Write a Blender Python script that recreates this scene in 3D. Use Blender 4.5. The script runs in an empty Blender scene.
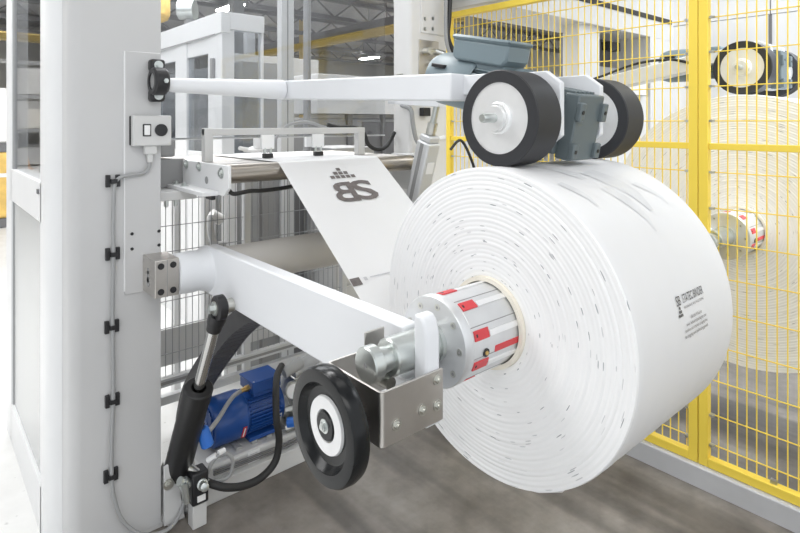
import bpy, bmesh, math, random
from mathutils import Vector, Matrix
random.seed(7)
S = bpy.context.scene
COL = S.collection
PI = math.pi

# ------------------------------------------------------------------ camera, world, lights, exposure
# world axes: x runs along the roll's shaft, y runs along the machine, z up (metres)
cam_d = bpy.data.cameras.new('camera'); cam = bpy.data.objects.new('camera', cam_d); COL.objects.link(cam)
yaw = math.atan2(640, 560)
cam.location = (0, 0, 1.7)
cam.rotation_euler = (PI/2, 0, yaw - PI/2)
cam_d.sensor_width = 36; cam_d.lens = 560/800*36
cam_d.shift_y = -144.5/800
cam_d.clip_start = .05; cam_d.clip_end = 200
S.camera = cam

W = bpy.data.worlds.new('world'); S.world = W; W.use_nodes = True
W.node_tree.nodes['Background'].inputs[0].default_value = (.93, .965, 1, 1)
W.node_tree.nodes['Background'].inputs[1].default_value = 1.12

def area(name, loc, target, sx, sy, power, col=(1, 1, 1), spread=180):
    d = bpy.data.lights.new(name, 'AREA'); d.shape = 'RECTANGLE'; d.size = sx; d.size_y = sy
    d.energy = power; d.color = col; d.spread = math.radians(spread)
    o = bpy.data.objects.new(name, d); COL.objects.link(o); o.location = loc
    o.rotation_euler = (Vector(target)-Vector(loc)).to_track_quat('-Z', 'Y').to_euler()
    return o
area('unseen_light_front', (-.6, -1.2, 4.6), (1.2, 1.4, .9), 3.0, 1.2, 42, (1, .985, .96))  # unseen area lights, no fixtures, each set to brighten its own zone
area('unseen_light_cell', (1.6, 1.2, 4.9), (1.6, 1.2, 0), 2.6, 1.0, 16, (1, .985, .96))
area('roll_fill_light', (3.1, -.9, 4.4), (3.4, 1.0, 1.2), .9, .6, 19, (.86, .93, 1), 55)  # added fill, narrowed and aimed at the far roll's face
area('line_fill_light', (6.0, .2, 4.9), (5.2, 1.0, .4), 3.0, 1.5, 80, (.90, .95, 1), 95)  # added fill that brightens the line behind the fence
area('unseen_light_aisle', (-1.6, 4.5, 4.9), (-1.2, 4.5, 0), 3.0, 5.0, 250, (1, 1, 1))
area('unseen_light_rear', (3.5, 7.5, 4.9), (3.2, 6.5, 0), 5.0, 3.0, 390, (1, 1, 1))
area('unseen_light_machine', (1.6, 3.6, 4.9), (1.6, 3.6, 0), 2.0, .6, 70, (1, 1, 1))
S.view_settings.view_transform = 'Standard'; S.view_settings.look = 'None'
S.view_settings.gamma = 1.0; S.view_settings.use_curve_mapping = False
S.view_settings.exposure = 0.15

# ------------------------------------------------------------------ materials
def mat(name, col, rough=.5, metal=0., noise=0., nscale=8., bump=0., bscale=40., emit=0., alpha=None, trans=0., stretch=None, spec=None):
    m = bpy.data.materials.new(name); m.use_nodes = True
    nt = m.node_tree; b = nt.nodes['Principled BSDF']
    b.inputs['Base Color'].default_value = (*col, 1)
    b.inputs['Roughness'].default_value = rough; b.inputs['Metallic'].default_value = metal
    if spec is not None: b.inputs['Specular IOR Level'].default_value = spec
    if trans: b.inputs['Transmission Weight'].default_value = trans
    if alpha is not None: b.inputs['Alpha'].default_value = alpha
    if emit:
        b.inputs['Emission Color'].default_value = (*col, 1); b.inputs['Emission Strength'].default_value = emit
    if noise or bump:
        tc = nt.nodes.new('ShaderNodeTexCoord'); src = tc.outputs['Object']
        if stretch:
            mp = nt.nodes.new('ShaderNodeMapping'); mp.inputs['Scale'].default_value = stretch
            nt.links.new(src, mp.inputs['Vector']); src = mp.outputs['Vector']
    if noise:
        n = nt.nodes.new('ShaderNodeTexNoise'); n.inputs['Scale'].default_value = nscale; n.inputs['Detail'].default_value = 6
        nt.links.new(src, n.inputs['Vector'])
        r = nt.nodes.new('ShaderNodeValToRGB')
        r.color_ramp.elements[0].position = .3; r.color_ramp.elements[1].position = .7
        r.color_ramp.elements[0].color = (*[max(0, c*(1-noise)) for c in col], 1)
        r.color_ramp.elements[1].color = (*[min(1, c*(1+noise*.5)) for c in col], 1)
        nt.links.new(n.outputs['Fac'], r.inputs['Fac']); nt.links.new(r.outputs['Color'], b.inputs['Base Color'])
    if bump:
        n2 = nt.nodes.new('ShaderNodeTexNoise'); n2.inputs['Scale'].default_value = bscale; n2.inputs['Detail'].default_value = 4
        nt.links.new(src, n2.inputs['Vector'])
        bp = nt.nodes.new('ShaderNodeBump'); bp.inputs['Strength'].default_value = bump; bp.inputs['Distance'].default_value = .004
        nt.links.new(n2.outputs['Fac'], bp.inputs['Height']); nt.links.new(bp.outputs['Normal'], b.inputs['Normal'])
    return m

M = {}
M['white'] = mat('white_paint', (.78, .785, .79), .38, noise=.03, nscale=3)
M['lightgrey'] = mat('light_grey_paint', (.62, .62, .615), .38, noise=.03, nscale=3)
M['column'] = mat('column_paint', (.56, .56, .562), .42, noise=.03, nscale=2)
M['arm'] = mat('arm_paint', (.79, .805, .83), .35, noise=.02, nscale=3)
M['beige'] = mat('tube_paint', (.66, .64, .61), .38, noise=.03, nscale=3)
M['steel'] = mat('stainless_steel', (.60, .575, .545), .36, 1., noise=.10, nscale=9, stretch=(1, 1, 1))
M['bright'] = mat('polished_steel', (.60, .63, .615), .30, .85, noise=.10, nscale=9)
M['zinc'] = mat('zinc_plated_steel', (.66, .66, .62), .3, 1., noise=.15, nscale=25)
M['alu'] = mat('turned_aluminium', (.88, .885, .89), .4, .6, noise=.04, nscale=20)
M['aluflange'] = mat('anodised_aluminium', (.70, .71, .72), .38, .6, noise=.04, nscale=20)
M['profile'] = mat('aluminium_profile', (.66, .67, .68), .4, .35)
M['rollersteel'] = mat('brushed_roller_steel', (.46, .42, .375), .32, 1., noise=.12, nscale=20, stretch=(.3, 8, 8))
M['black'] = mat('black_plastic', (.018, .018, .02), .4)
M['blackgloss'] = mat('black_gloss_plastic', (.010, .011, .012), .22, spec=.28)
M['rubber'] = mat('dark_rubber', (.026, .027, .031), .5, noise=.15, nscale=6, spec=.5)
M['hose'] = mat('black_hose', (.02, .02, .02), .55)
M['cylblack'] = mat('black_cylinder_paint', (.016, .016, .017), .42)
M['chain'] = mat('dark_grey_chain', (.09, .09, .095), .55, noise=.15, nscale=10)
M['rod'] = mat('chromed_rod', (.62, .62, .61), .18, 1.)
M['blue'] = mat('blue_motor_paint', (.016, .078, .31), .3, noise=.08, nscale=10)
M['blueplug'] = mat('bright_blue_plastic', (.03, .17, .62), .4)
M['motorgrey'] = mat('blue_grey_motor_paint', (.195, .25, .275), .38, noise=.05, nscale=8)
M['gear'] = mat('grey_gearbox_paint', (.13, .16, .17), .42, noise=.06, nscale=8)
M['red'] = mat('red_anodised', (.62, .05, .06), .4)
M['brass'] = mat('brass', (.75, .52, .2), .3, 1.)
M['yellow'] = mat('yellow_paint', (.93, .70, .09), .4, noise=.03, nscale=3)
M['kerb'] = mat('grey_kerb_paint', (.56, .565, .58), .55, noise=.06, nscale=6)
M['core'] = mat('cardboard_core', (.84, .79, .69), .8, noise=.04, nscale=30)
M['film'] = mat('white_film', (.79, .79, .795), .45, noise=.01, nscale=3, bump=.15, bscale=6)
M['ink'] = mat('grey_brown_ink', (.17, .15, .145), .5, noise=.25, nscale=60)
M['inkblack'] = mat('black_ink', (.06, .06, .065), .5)
M['inklight'] = mat('faded_grey_ink', (.55, .55, .57), .5)
M['smudge'] = mat('pale_grey_film_print', (.725, .73, .74), .4, noise=.08, nscale=18)
M['lampwhite'] = mat('lamp_diffuser', (1, .98, .95), .5, emit=75)
M['addedglow'] = mat('added_strip_glow', (1, .98, .95), .5, emit=3)  # glow of the strip added inside the glazed enclosure
M['redlamp'] = mat('red_beacon_light', (1, .06, .04), .4, emit=2.0)
M['greenlamp'] = mat('green_beacon_light', (.05, .8, .2), .4, emit=1.2)
M['orange'] = mat('orange_paint', (.85, .36, .05), .5)
M['wrapyellow'] = mat('yellow_packaging', (.82, .55, .16), .6, noise=.25, nscale=6)
M['wrapwhite'] = mat('white_wrap', (.85, .84, .82), .5, noise=.1, nscale=6)
M['darkgrey'] = mat('dark_grey_metal', (.16, .16, .165), .5)
M['midgrey'] = mat('mid_grey_metal', (.36, .365, .37), .5, noise=.06, nscale=3)
M['graphite'] = mat('graphite_sheet', (.30, .30, .30), .45)
M['warmgrey'] = mat('warm_grey_paint', (.76, .755, .745), .45, noise=.02)
M['cablegrey'] = mat('grey_cable', (.34, .345, .35), .5)
M['label'] = mat('white_sticker', (.85, .85, .85), .5)
M['wire'] = mat('grey_mesh_wire', (.33, .34, .35), .4, .5)
M['hallwall'] = mat('hall_wall_panels', (.62, .61, .58), .7, noise=.06, nscale=.6)
M['ceil'] = mat('hall_ceiling', (.45, .45, .46), .8)
M['truss'] = mat('roof_truss_paint', (.22, .22, .23), .6)
M['craneyellow'] = mat('crane_yellow', (.50, .38, .14), .5)

def glass(name, tint, gloss):
    m = bpy.data.materials.new(name); m.use_nodes = True; nt = m.node_tree
    for n in list(nt.nodes): nt.nodes.remove(n)
    out = nt.nodes.new('ShaderNodeOutputMaterial'); mx = nt.nodes.new('ShaderNodeMixShader')
    t = nt.nodes.new('ShaderNodeBsdfTransparent'); t.inputs[0].default_value = (*tint, 1)
    g = nt.nodes.new('ShaderNodeBsdfGlossy'); g.inputs['Roughness'].default_value = .03
    lw = nt.nodes.new('ShaderNodeLayerWeight'); lw.inputs[0].default_value = .5
    pw = nt.nodes.new('ShaderNodeMath'); pw.operation = 'POWER'; pw.inputs[1].default_value = 4; nt.links.new(lw.outputs['Facing'], pw.inputs[0])
    fr = nt.nodes.new('ShaderNodeMath'); fr.operation = 'MULTIPLY_ADD'; fr.inputs[1].default_value = .6; fr.inputs[2].default_value = gloss; nt.links.new(pw.outputs[0], fr.inputs[0])
    nt.links.new(fr.outputs[0], mx.inputs[0]); nt.links.new(t.outputs[0], mx.inputs[1]); nt.links.new(g.outputs[0], mx.inputs[2])
    nt.links.new(mx.outputs[0], out.inputs[0]); return m
M['glass'] = glass('clear_guard_glass', (.86, .87, .88), .05)
M['glassdark'] = glass('tinted_window', (.82, .84, .86), .08)
M['frost'] = mat('pale_translucent_sheet', (.52, .53, .53), .25)

def floor_mat():
    m = bpy.data.materials.new('concrete_floor'); m.use_nodes = True; nt = m.node_tree; b = nt.nodes['Principled BSDF']
    N = nt.nodes.new; L = nt.links.new
    tc = N('ShaderNodeTexCoord'); P = tc.outputs['Object']
    def noise(sc, det, rough=.6, vec=P):
        n = N('ShaderNodeTexNoise'); n.inputs['Scale'].default_value = sc; n.inputs['Detail'].default_value = det; n.inputs['Roughness'].default_value = rough
        L(vec, n.inputs['Vector']); return n.outputs['Fac']
    def ramp(f, p0, c0, p1, c1):
        r = N('ShaderNodeValToRGB'); e = r.color_ramp.elements
        e[0].position = p0; e[0].color = (*c0, 1); e[1].position = p1; e[1].color = (*c1, 1); L(f, r.inputs[0]); return r.outputs[0]
    def mixc(f, a, c, mode='MIX'):
        x = N('ShaderNodeMix'); x.data_type = 'RGBA'; x.blend_type = mode
        if isinstance(f, float): x.inputs[0].default_value = f
        else: L(f, x.inputs[0])
        L(a, x.inputs[6]); L(c, x.inputs[7]); return x.outputs[2]
    shaded_worn = ramp(noise(2.2, 8), .35, (.15, .132, .114), .68, (.31, .283, .255))  # dark tone paints the machine's shade into the concrete, with mottled wear
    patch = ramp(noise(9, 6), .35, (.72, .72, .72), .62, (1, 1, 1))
    shaded_worn = mixc(.8, shaded_worn, patch, 'MULTIPLY')
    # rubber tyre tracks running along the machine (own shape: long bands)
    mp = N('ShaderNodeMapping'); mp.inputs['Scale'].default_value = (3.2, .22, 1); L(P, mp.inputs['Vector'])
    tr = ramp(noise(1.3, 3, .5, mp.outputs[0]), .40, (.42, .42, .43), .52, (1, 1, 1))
    shaded_worn = mixc(.8, shaded_worn, tr, 'MULTIPLY')
    lit_clean = ramp(noise(3, 7), .3, (.66, .66, .645), .7, (.76, .76, .75))  # pale tone paints the strong light on the outer floor into its colour
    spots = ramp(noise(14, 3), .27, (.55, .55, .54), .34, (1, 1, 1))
    lit_clean = mixc(.7, lit_clean, spots, 'MULTIPLY')
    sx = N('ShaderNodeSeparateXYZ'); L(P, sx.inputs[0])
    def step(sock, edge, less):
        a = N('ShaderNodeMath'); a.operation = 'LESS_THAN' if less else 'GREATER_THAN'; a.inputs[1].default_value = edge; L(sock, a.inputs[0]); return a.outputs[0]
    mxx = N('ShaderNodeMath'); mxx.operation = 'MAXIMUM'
    L(step(sx.outputs[0], .43, True), mxx.inputs[0]); L(step(sx.outputs[1], 2.72, False), mxx.inputs[1])  # brightly lit zones get the pale tone, the shaded cell the dark one
    L(mixc(mxx.outputs[0], shaded_worn, lit_clean), b.inputs['Base Color'])
    b.inputs['Roughness'].default_value = .45
    bp = N('ShaderNodeBump'); bp.inputs['Strength'].default_value = .12; bp.inputs['Distance'].default_value = .003
    L(noise(60, 4), bp.inputs['Height']); L(bp.outputs[0], b.inputs['Normal'])
    return m
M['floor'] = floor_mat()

def rollface_mat(cy, cz):
    """end face of a wound roll: fine ring grooves and short dark print ticks along the rings (roll axis = local x)"""
    m = bpy.data.materials.new('wound_film_edges'); m.use_nodes = True; nt = m.node_tree; b = nt.nodes['Principled BSDF']
    N = nt.nodes.new; L = nt.links.new
    def math_(op, a, c=None):
        n = N('ShaderNodeMath'); n.operation = op
        for i, v in enumerate((a, c)):
            if v is None: continue
            if isinstance(v, (int, float)): n.inputs[i].default_value = v
            else: L(v, n.inputs[i])
        return n.outputs[0]
    tc = N('ShaderNodeTexCoord'); sx = N('ShaderNodeSeparateXYZ'); L(tc.outputs['Object'], sx.inputs[0])
    y = math_('SUBTRACT', sx.outputs[1], cy); z = math_('SUBTRACT', sx.outputs[2], cz)
    r = math_('SQRT', math_('ADD', math_('MULTIPLY', y, y), math_('MULTIPLY', z, z)))
    th = math_('ARCTAN2', z, y)
    cv = N('ShaderNodeCombineXYZ'); L(math_('MULTIPLY', r, 300.), cv.inputs[0]); L(math_('MULTIPLY', math_('MULTIPLY', th, 11.), 1.0), cv.inputs[1])
    v = N('ShaderNodeTexVoronoi'); v.voronoi_dimensions = '2D'; v.inputs['Scale'].default_value = 1.0; L(cv.outputs[0], v.inputs['Vector'])
    sc = N('ShaderNodeSeparateColor'); L(v.outputs['Color'], sc.inputs[0])
    pick = math_('GREATER_THAN', sc.outputs[0], .962)
    near = math_('LESS_THAN', v.outputs['Distance'], .38)
    tick = math_('MULTIPLY', math_('MULTIPLY', pick, near), math_('ADD', math_('MULTIPLY', sc.outputs[1], .8), .0))
    w = N('ShaderNodeTexNoise'); w.inputs['Scale'].default_value = 1.0; w.inputs['Detail'].default_value = 3
    cv2 = N('ShaderNodeCombineXYZ'); L(math_('MULTIPLY', r, 150.), cv2.inputs[0]); L(math_('MULTIPLY', th, .5), cv2.inputs[1]); L(cv2.outputs[0], w.inputs['Vector'])
    rp = N('ShaderNodeValToRGB'); rp.color_ramp.elements[0].position = .3; rp.color_ramp.elements[0].color = (.88, .885, .89, 1)
    rp.color_ramp.elements[1].position = .6; rp.color_ramp.elements[1].color = (.915, .915, .915, 1); L(w.outputs['Fac'], rp.inputs[0])
    mx = N('ShaderNodeMix'); mx.data_type = 'RGBA'; L(tick, mx.inputs[0]); L(rp.outputs[0], mx.inputs[6]); mx.inputs[7].default_value = (.10, .11, .14, 1)
    L(mx.outputs[2], b.inputs['Base Color']); b.inputs['Roughness'].default_value = .5
    bp = N('ShaderNodeBump'); bp.inputs['Strength'].default_value = .18; bp.inputs['Distance'].default_value = .003
    L(w.outputs['Fac'], bp.inputs['Height']); L(bp.outputs[0], b.inputs['Normal'])
    return m

# ------------------------------------------------------------------ mesh helpers
class MB:
    def __init__(s): s.bm = bmesh.new()
    def box(s, x0, x1, y0, y1, z0, z1):
        vs = [s.bm.verts.new(p) for p in ((x0,y0,z0),(x1,y0,z0),(x1,y1,z0),(x0,y1,z0),(x0,y0,z1),(x1,y0,z1),(x1,y1,z1),(x0,y1,z1))]
        for f in ((3,2,1,0),(4,5,6,7),(0,1,5,4),(1,2,6,5),(2,3,7,6),(3,0,4,7)): s.bm.faces.new([vs[i] for i in f])
        return s
    def frame_of(s, d):
        d = Vector(d).normalized(); a = Vector((0,0,1)) if abs(d.z) < .9 else Vector((0,1,0))
        u = d.cross(a).normalized(); return d, u, u.cross(d).normalized()
    def lathe(s, o, axis, prof, seg=32, closed=False):
        """profile: list of (t along the axis, radius); radius 0 closes the end"""
        o = Vector(o); d, u, v = s.frame_of(axis); rings = []
        for t, r in prof:
            if r <= 1e-6: rings.append([s.bm.verts.new(o+d*t)])
            else: rings.append([s.bm.verts.new(o+d*t+(u*math.cos(2*PI*k/seg)+v*math.sin(2*PI*k/seg))*r) for k in range(seg)])
        pairs = list(zip(rings, rings[1:])) + ([(rings[-1], rings[0])] if closed else [])
        for a, b in pairs:
            for k in range(seg):
                j = (k+1) % seg
                if len(a) == 1 and len(b) == 1: continue
                if len(a) == 1: s.bm.faces.new((a[0], b[k], b[j]))
                elif len(b) == 1: s.bm.faces.new((a[k], b[0], a[j]))
                else: s.bm.faces.new((a[k], b[k], b[j], a[j]))
        return s
    def cyl(s, p0, p1, r, seg=24, r1=None):
        p0 = Vector(p0); p1 = Vector(p1); L = (p1-p0).length
        return s.lathe(p0, p1-p0, [(0,0),(0,r),(L,r if r1 is None else r1),(L,0)], seg)
    def tube(s, pts, r, seg=10, smooth=True):
        P = [Vector(p) for p in pts]
        if smooth and len(P) > 2:
            Q = []
            for i in range(len(P)-1):
                a = P[max(i-1,0)]; b = P[i]; c = P[i+1]; e = P[min(i+2,len(P)-1)]
                for k in range(6):
                    t = k/6
                    Q.append(.5*((2*b)+(c-a)*t+(2*a-5*b+4*c-e)*t*t+(3*b-a-3*c+e)*t**3))
            Q.append(P[-1]); P = Q
        rings = []; up = None
        for i, p in enumerate(P):
            d = (P[min(i+1,len(P)-1)]-P[max(i-1,0)]).normalized()
            if up is None: _, up, _ = s.frame_of(d)
            u = (up-d*up.dot(d)).normalized(); v = d.cross(u); up = u
            rings.append([s.bm.verts.new(p+(u*math.cos(2*PI*k/seg)+v*math.sin(2*PI*k/seg))*r) for k in range(seg)])
        for a, b in zip(rings, rings[1:]):
            for k in range(seg): s.bm.faces.new((a[k], a[(k+1)%seg], b[(k+1)%seg], b[k]))
        s.bm.faces.new(rings[0][::-1]); s.bm.faces.new(rings[-1]); return s
    def prism(s, poly, axis, t0, t1):
        """poly in the two other axes (in xyz order), extruded along axis 'x','y' or 'z'"""
        def P(a, b, t): return {'x': (t,a,b), 'y': (a,t,b), 'z': (a,b,t)}[axis]
        A = [s.bm.verts.new(P(a,b,t0)) for a,b in poly]; B = [s.bm.verts.new(P(a,b,t1)) for a,b in poly]
        n = len(poly); s.bm.faces.new(A[::-1]); s.bm.faces.new(B)
        for i in range(n): s.bm.faces.new((A[i], A[(i+1)%n], B[(i+1)%n], B[i]))
        return s
    def quad(s, *pts): s.bm.faces.new([s.bm.verts.new(p) for p in pts]); return s
    def build(s, name, m, parent=None, bevel=0., seg=2, angle=35, xf=None):
        bm = s.bm
        if xf is not None: bm.transform(xf)
        bmesh.ops.recalc_face_normals(bm, faces=bm.faces)
        for f in bm.faces: f.smooth = True
        for e in bm.edges:
            if len(e.link_faces) != 2 or e.calc_face_angle(0) > math.radians(angle): e.smooth = False
        me = bpy.data.meshes.new(name); bm.to_mesh(me); bm.free()
        me.materials.append(M[m] if isinstance(m, str) else m)
        o = bpy.data.objects.new(name, me); COL.objects.link(o)
        if parent is not None: attach(o, parent)
        if bevel:
            md = o.modifiers.new('bevel', 'BEVEL'); md.width = bevel; md.segments = seg; md.limit_method = 'ANGLE'; md.angle_limit = math.radians(40)
        return o

def root_of(o):
    t = Vector((0,0,0)); p = o
    while p is not None: t = t+Vector(p.location); p = p.parent
    return t
def attach(o, parent):
    o.parent = parent; o.location = Vector(o.location)-root_of(parent)   # meshes are laid out in place
def tag(o, label, cat, group=None):
    o['label'] = label; o['category'] = cat; o['kind'] = 'thing'
    if group: o['group'] = group
    return o
def thing(name, label, cat, loc=(0,0,0), group=None):
    o = bpy.data.objects.new(name, None); COL.objects.link(o); o.location = loc; o.empty_display_size = .05
    return tag(o, label, cat, group)
def struct(o): o['kind'] = 'structure'; return o
def dup(o, d=(0,0,0), parent=None):
    c = o.copy(); COL.objects.link(c)
    if parent is not None: c.parent = parent
    else: c.location = Vector(o.location)+Vector(d)
    for ch in [x for x in S.objects if x.parent == o]: dup(ch, parent=c)
    return c
def box(name, m, parent, *a, bevel=.003, **k): return MB().box(*a).build(name, m, parent, bevel, **k)
def cyl(name, m, parent, p0, p1, r, seg=24, bevel=0., **k): return MB().cyl(p0, p1, r, seg, **k).build(name, m, parent, bevel)
def bolt(parent, p, d, r=.009, h=.008, m='bright', washer=True, name='bolt'):
    b = MB(); d = Vector(d).normalized(); p = Vector(p)
    if washer: b.cyl(p, p+d*.0025, r*1.55, 16)
    b.cyl(p+d*.0025, p+d*h, r, 6); b.cyl(p+d*h, p+d*(h+.003), r*.6, 10)
    return b.build(name, m, parent)
def text_mesh(name, txt, m, parent, size, fn, bold=0., mirror=False, width=None):
    """flat lettering; fn maps (u, v) on the lettering's own sheet to a point in the scene"""
    c = bpy.data.curves.new('lettering', 'FONT'); c.body = txt; c.size = size; c.offset = bold; c.resolution_u = 3
    t = bpy.data.objects.new('lettering', c); COL.objects.link(t)
    dg = bpy.context.evaluated_depsgraph_get(); dg.update()
    me = bpy.data.meshes.new_from_object(t.evaluated_get(dg)); bpy.data.objects.remove(t); bpy.data.curves.remove(c)
    w = max((v.co.x for v in me.vertices), default=0)
    for v in me.vertices:
        u = (w-v.co.x) if mirror else v.co.x
        if width: u *= width/w
        v.co = Vector(fn(u, v.co.y))
    me.name = name; me.materials.clear(); me.materials.append(M[m])
    o = bpy.data.objects.new(name, me); COL.objects.link(o); attach(o, parent); return o

# ------------------------------------------------------------------ the hall
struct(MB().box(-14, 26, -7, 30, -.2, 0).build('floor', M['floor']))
struct(MB().box(-14, 26, 30, 30.3, 0, 7).build('wall_back', 'hallwall'))
struct(MB().box(26, 26.3, -7, 30, 0, 7).build('wall_right', 'hallwall'))
struct(MB().box(-14.3, -14, 4, 30, 0, 7).build('wall_left', 'hallwall'))
struct(MB().box(-14, 26, -2.5, 30, 6.0, 6.2).build('ceiling', 'ceil'))

# ------------------------------------------------------------------ machine columns
YC = 2.423                                                   # front face of both columns
t = thing('machine_upright', 'light grey machine upright carrying the pendant-grey control box and cable, beside the glazed cabinet', 'machine post', (.63, 2.6, 0))
def rounded(x0, x1, y0, y1, r, corners):
    P = []
    for (cx, cy, a0, key) in ((x0+r, y0+r, PI, 'a'), (x1-r, y0+r, 1.5*PI, 'b'), (x1-r, y1-r, 0, 'c'), (x0+r, y1-r, .5*PI, 'd')):
        if key in corners: P += [(cx+r*math.cos(a0+PI/2*k/6), cy+r*math.sin(a0+PI/2*k/6)) for k in range(7)]
        else: P.append({'a': (x0,y0), 'b': (x1,y0), 'c': (x1,y1), 'd': (x0,y1)}[key])
    return P
MB().prism(rounded(.452, .79, YC, 2.62, .045, 'a'), 'z', 0.02, 3.3).build('body', 'column', t)
pl = MB().box(.648, .788, YC-.007, YC+.002, 1.005, 1.985).build('cover_plate', 'column', t, .003)
wl = MB().tube([(.648, YC-.003, 1.02), (.648, YC-.003, 1.985), (.786, YC-.003, 1.985)], .004, 6, smooth=False).build('weld_seam', 'white', pl)
for x, z in ((.675, 1.248), (.78, 1.246), (.675, 1.187), (.78, 1.188)):
    cyl('screw_hole', 'black', pl, (x, YC-.009, z), (x, YC-.002, z), .0065, 14)
box('foot_plate', 'lightgrey', t, .45, .80, YC+.005, 2.66, 0, .02)

t = thing('glazed_cabinet', 'white machine cabinet with tall window and pale lower panel, at the left edge', 'cabinet', (.5, 3.2, 0))
MB().prism(rounded(.405, .6, 2.53, 2.72, .085, 'a'), 'z', 0, 3.3).build('corner_post', 'white', t)
box('rear_post', 'white', t, .405, .48, 3.60, 3.80, 0, 3.3)
box('bottom_rail', 'white', t, .405, .48, 2.70, 3.62, 0, .20)
box('middle_rail', 'white', t, .405, .48, 2.70, 3.62, 1.283, 1.45)
MB().box(.418, .428, 2.70, 3.62, .19, 1.30).build('lower_panel', 'frost', t)
MB().box(.418, .424, 2.70, 3.62, 1.44, 3.3).build('window_pane', 'glass', t)
box('window_gasket', 'midgrey', t, .41, .43, 3.565, 3.60, 1.45, 3.3, bevel=0)
box('panel_gasket', 'midgrey', t, .412, .43, 3.585, 3.60, .2, 1.285, bevel=0)
box('latch', 'darkgrey', t, .398, .41, 2.74, 2.77, 1.40, 1.42, bevel=.002)

t = thing('machine_upright', 'warm grey machine upright at the far end of the steel roller, beside the yellow fence', 'machine post', (2.35, 2.6, 0))
MB().prism(rounded(2.2, 2.50, YC, 2.57, .02, 'a'), 'z', 0.02, 3.3).build('body', 'warmgrey', t)
ap = box('access_plate', 'steel', t, 2.262, 2.43, YC-.006, YC+.002, 1.985, 2.19)
for x, z in ((2.31, 2.255), (2.375, 2.262), (2.31, 2.315), (2.375, 2.325)): bolt(t, (x, YC, z), (0,-1,0), .012, .01)
box('bolt_plate', 'warmgrey', t, 2.28, 2.50, YC-.01, YC+.002, 2.23, 2.45)
for z in (1.955, 1.44): box('hinge', 'zinc', t, 2.19, 2.2, 2.49, 2.535, z, z+.035, bevel=.002)
# pneumatic elbow fittings and pale tubes on the access plate
f1 = MB(); f1.cyl((2.31, YC-.006, 2.12), (2.31, YC-.06, 2.12), .022, 12); f1.cyl((2.31, YC-.045, 2.12), (2.37, YC-.045, 2.12), .018, 12); f1.cyl((2.36, YC-.045, 2.12), (2.41, YC-.07, 2.105), .022, 12)
f1.build('pipe_fitting', 'zinc', ap)
f2 = MB(); f2.cyl((2.36, YC-.006, 2.06), (2.36, YC-.06, 2.06), .016, 12); f2.cyl((2.36, YC-.05, 2.06), (2.37, YC-.06, 2.02), .014, 12); f2.build('pipe_fitting', 'zinc', ap)

# ------------------------------------------------------------------ control box, cable and clips
t = thing('control_box', 'light grey control box with white rocker switch and black button on the upright', 'control box', (.745, YC-.007, 1.60))
box('enclosure', 'lightgrey', t, .668, .818, 2.375, 2.409, 1.603, 1.727, bevel=.005)
box('back_cover', 'black', t, .664, .812, 2.409, 2.417, 1.606, 1.724, bevel=.003)
sw = box('switch_bezel', 'black', t, .704, .736, 2.371, 2.377, 1.642, 1.692, bevel=.002)
box('rocker', 'label', sw, .709, .731, 2.367, 2.374, 1.647, 1.687, bevel=.002)
MB().lathe((.775, 2.376, 1.667), (0,-1,0), [(0,0),(0,.025),(.008,.025),(.012,.02),(.013,0)], 28).build('push_button', 'black', t)
for x, z in ((.678, 1.613), (.808, 1.613), (.678, 1.717), (.808, 1.717)): cyl('cover_screw', 'zinc', t, (x, 2.373, z), (x, 2.377, z), .004, 10)
box('plug', 'lightgrey', t, .716, .764, 2.384, 2.412, 1.568, 1.604, bevel=.004)
box('plug_sleeve', 'lightgrey', t, .728, .748, 2.388, 2.408, 1.535, 1.570, bevel=.003)
c = MB().tube([(.738, 2.398, 1.54), (.736, 2.40, 1.515), (.715, 2.405, 1.492), (.66, 2.405, 1.487), (.622, 2.404, 1.476), (.606, 2.403, 1.44), (.602, 2.403, 1.30), (.603, 2.403, 1.18), (.60, 2.403, 1.0),
   (.60, 2.403, .89), (.602, 2.403, .75), (.602, 2.403, .60), (.597, 2.403, .45), (.597, 2.403, .306), (.605, 2.40, .22), (.635, 2.39, .12), (.70, 2.375, .045), (.775, 2.365, .022), (.83, 2.37, .035), (.872, 2.385, .09), (.885, 2.40, .15), (.89, 2.41, .2)], .0075, 10).build('power_cable', 'cablegrey')
tag(c, 'grey cable running from the control box down the upright', 'cable')
hs = ['second', 'third', 'fourth']
for i, (x, z) in enumerate(((.604, 1.467), (.603, 1.179), (.600, .892), (.602, .60), (.597, .306))):
    lab = ['topmost black cable clip, level with the cable bend under the control box', 'second black cable clip from the top, level with the cover plate screw holes',
           'third black cable clip from the top, just below the cover plate', 'fourth black cable clip from the top, on the bare lower upright', 'lowest black cable clip, where the cable curves away'][i]
    b = MB(); b.box(x-.026, x-.010, 2.408, 2.4235, z-.024, z+.024); b.box(x+.010, x+.026, 2.408, 2.4235, z-.024, z+.024); b.box(x-.012, x+.012, 2.392, 2.3955, z-.009, z+.009); b.box(x-.012, x-.009, 2.392, 2.423, z-.009, z+.009); b.box(x+.009, x+.012, 2.392, 2.423, z-.009, z+.009)
    tag(b.build('cable_clip', 'black', None, .0015), lab, 'clip', 'black cable clips on the upright')

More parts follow.
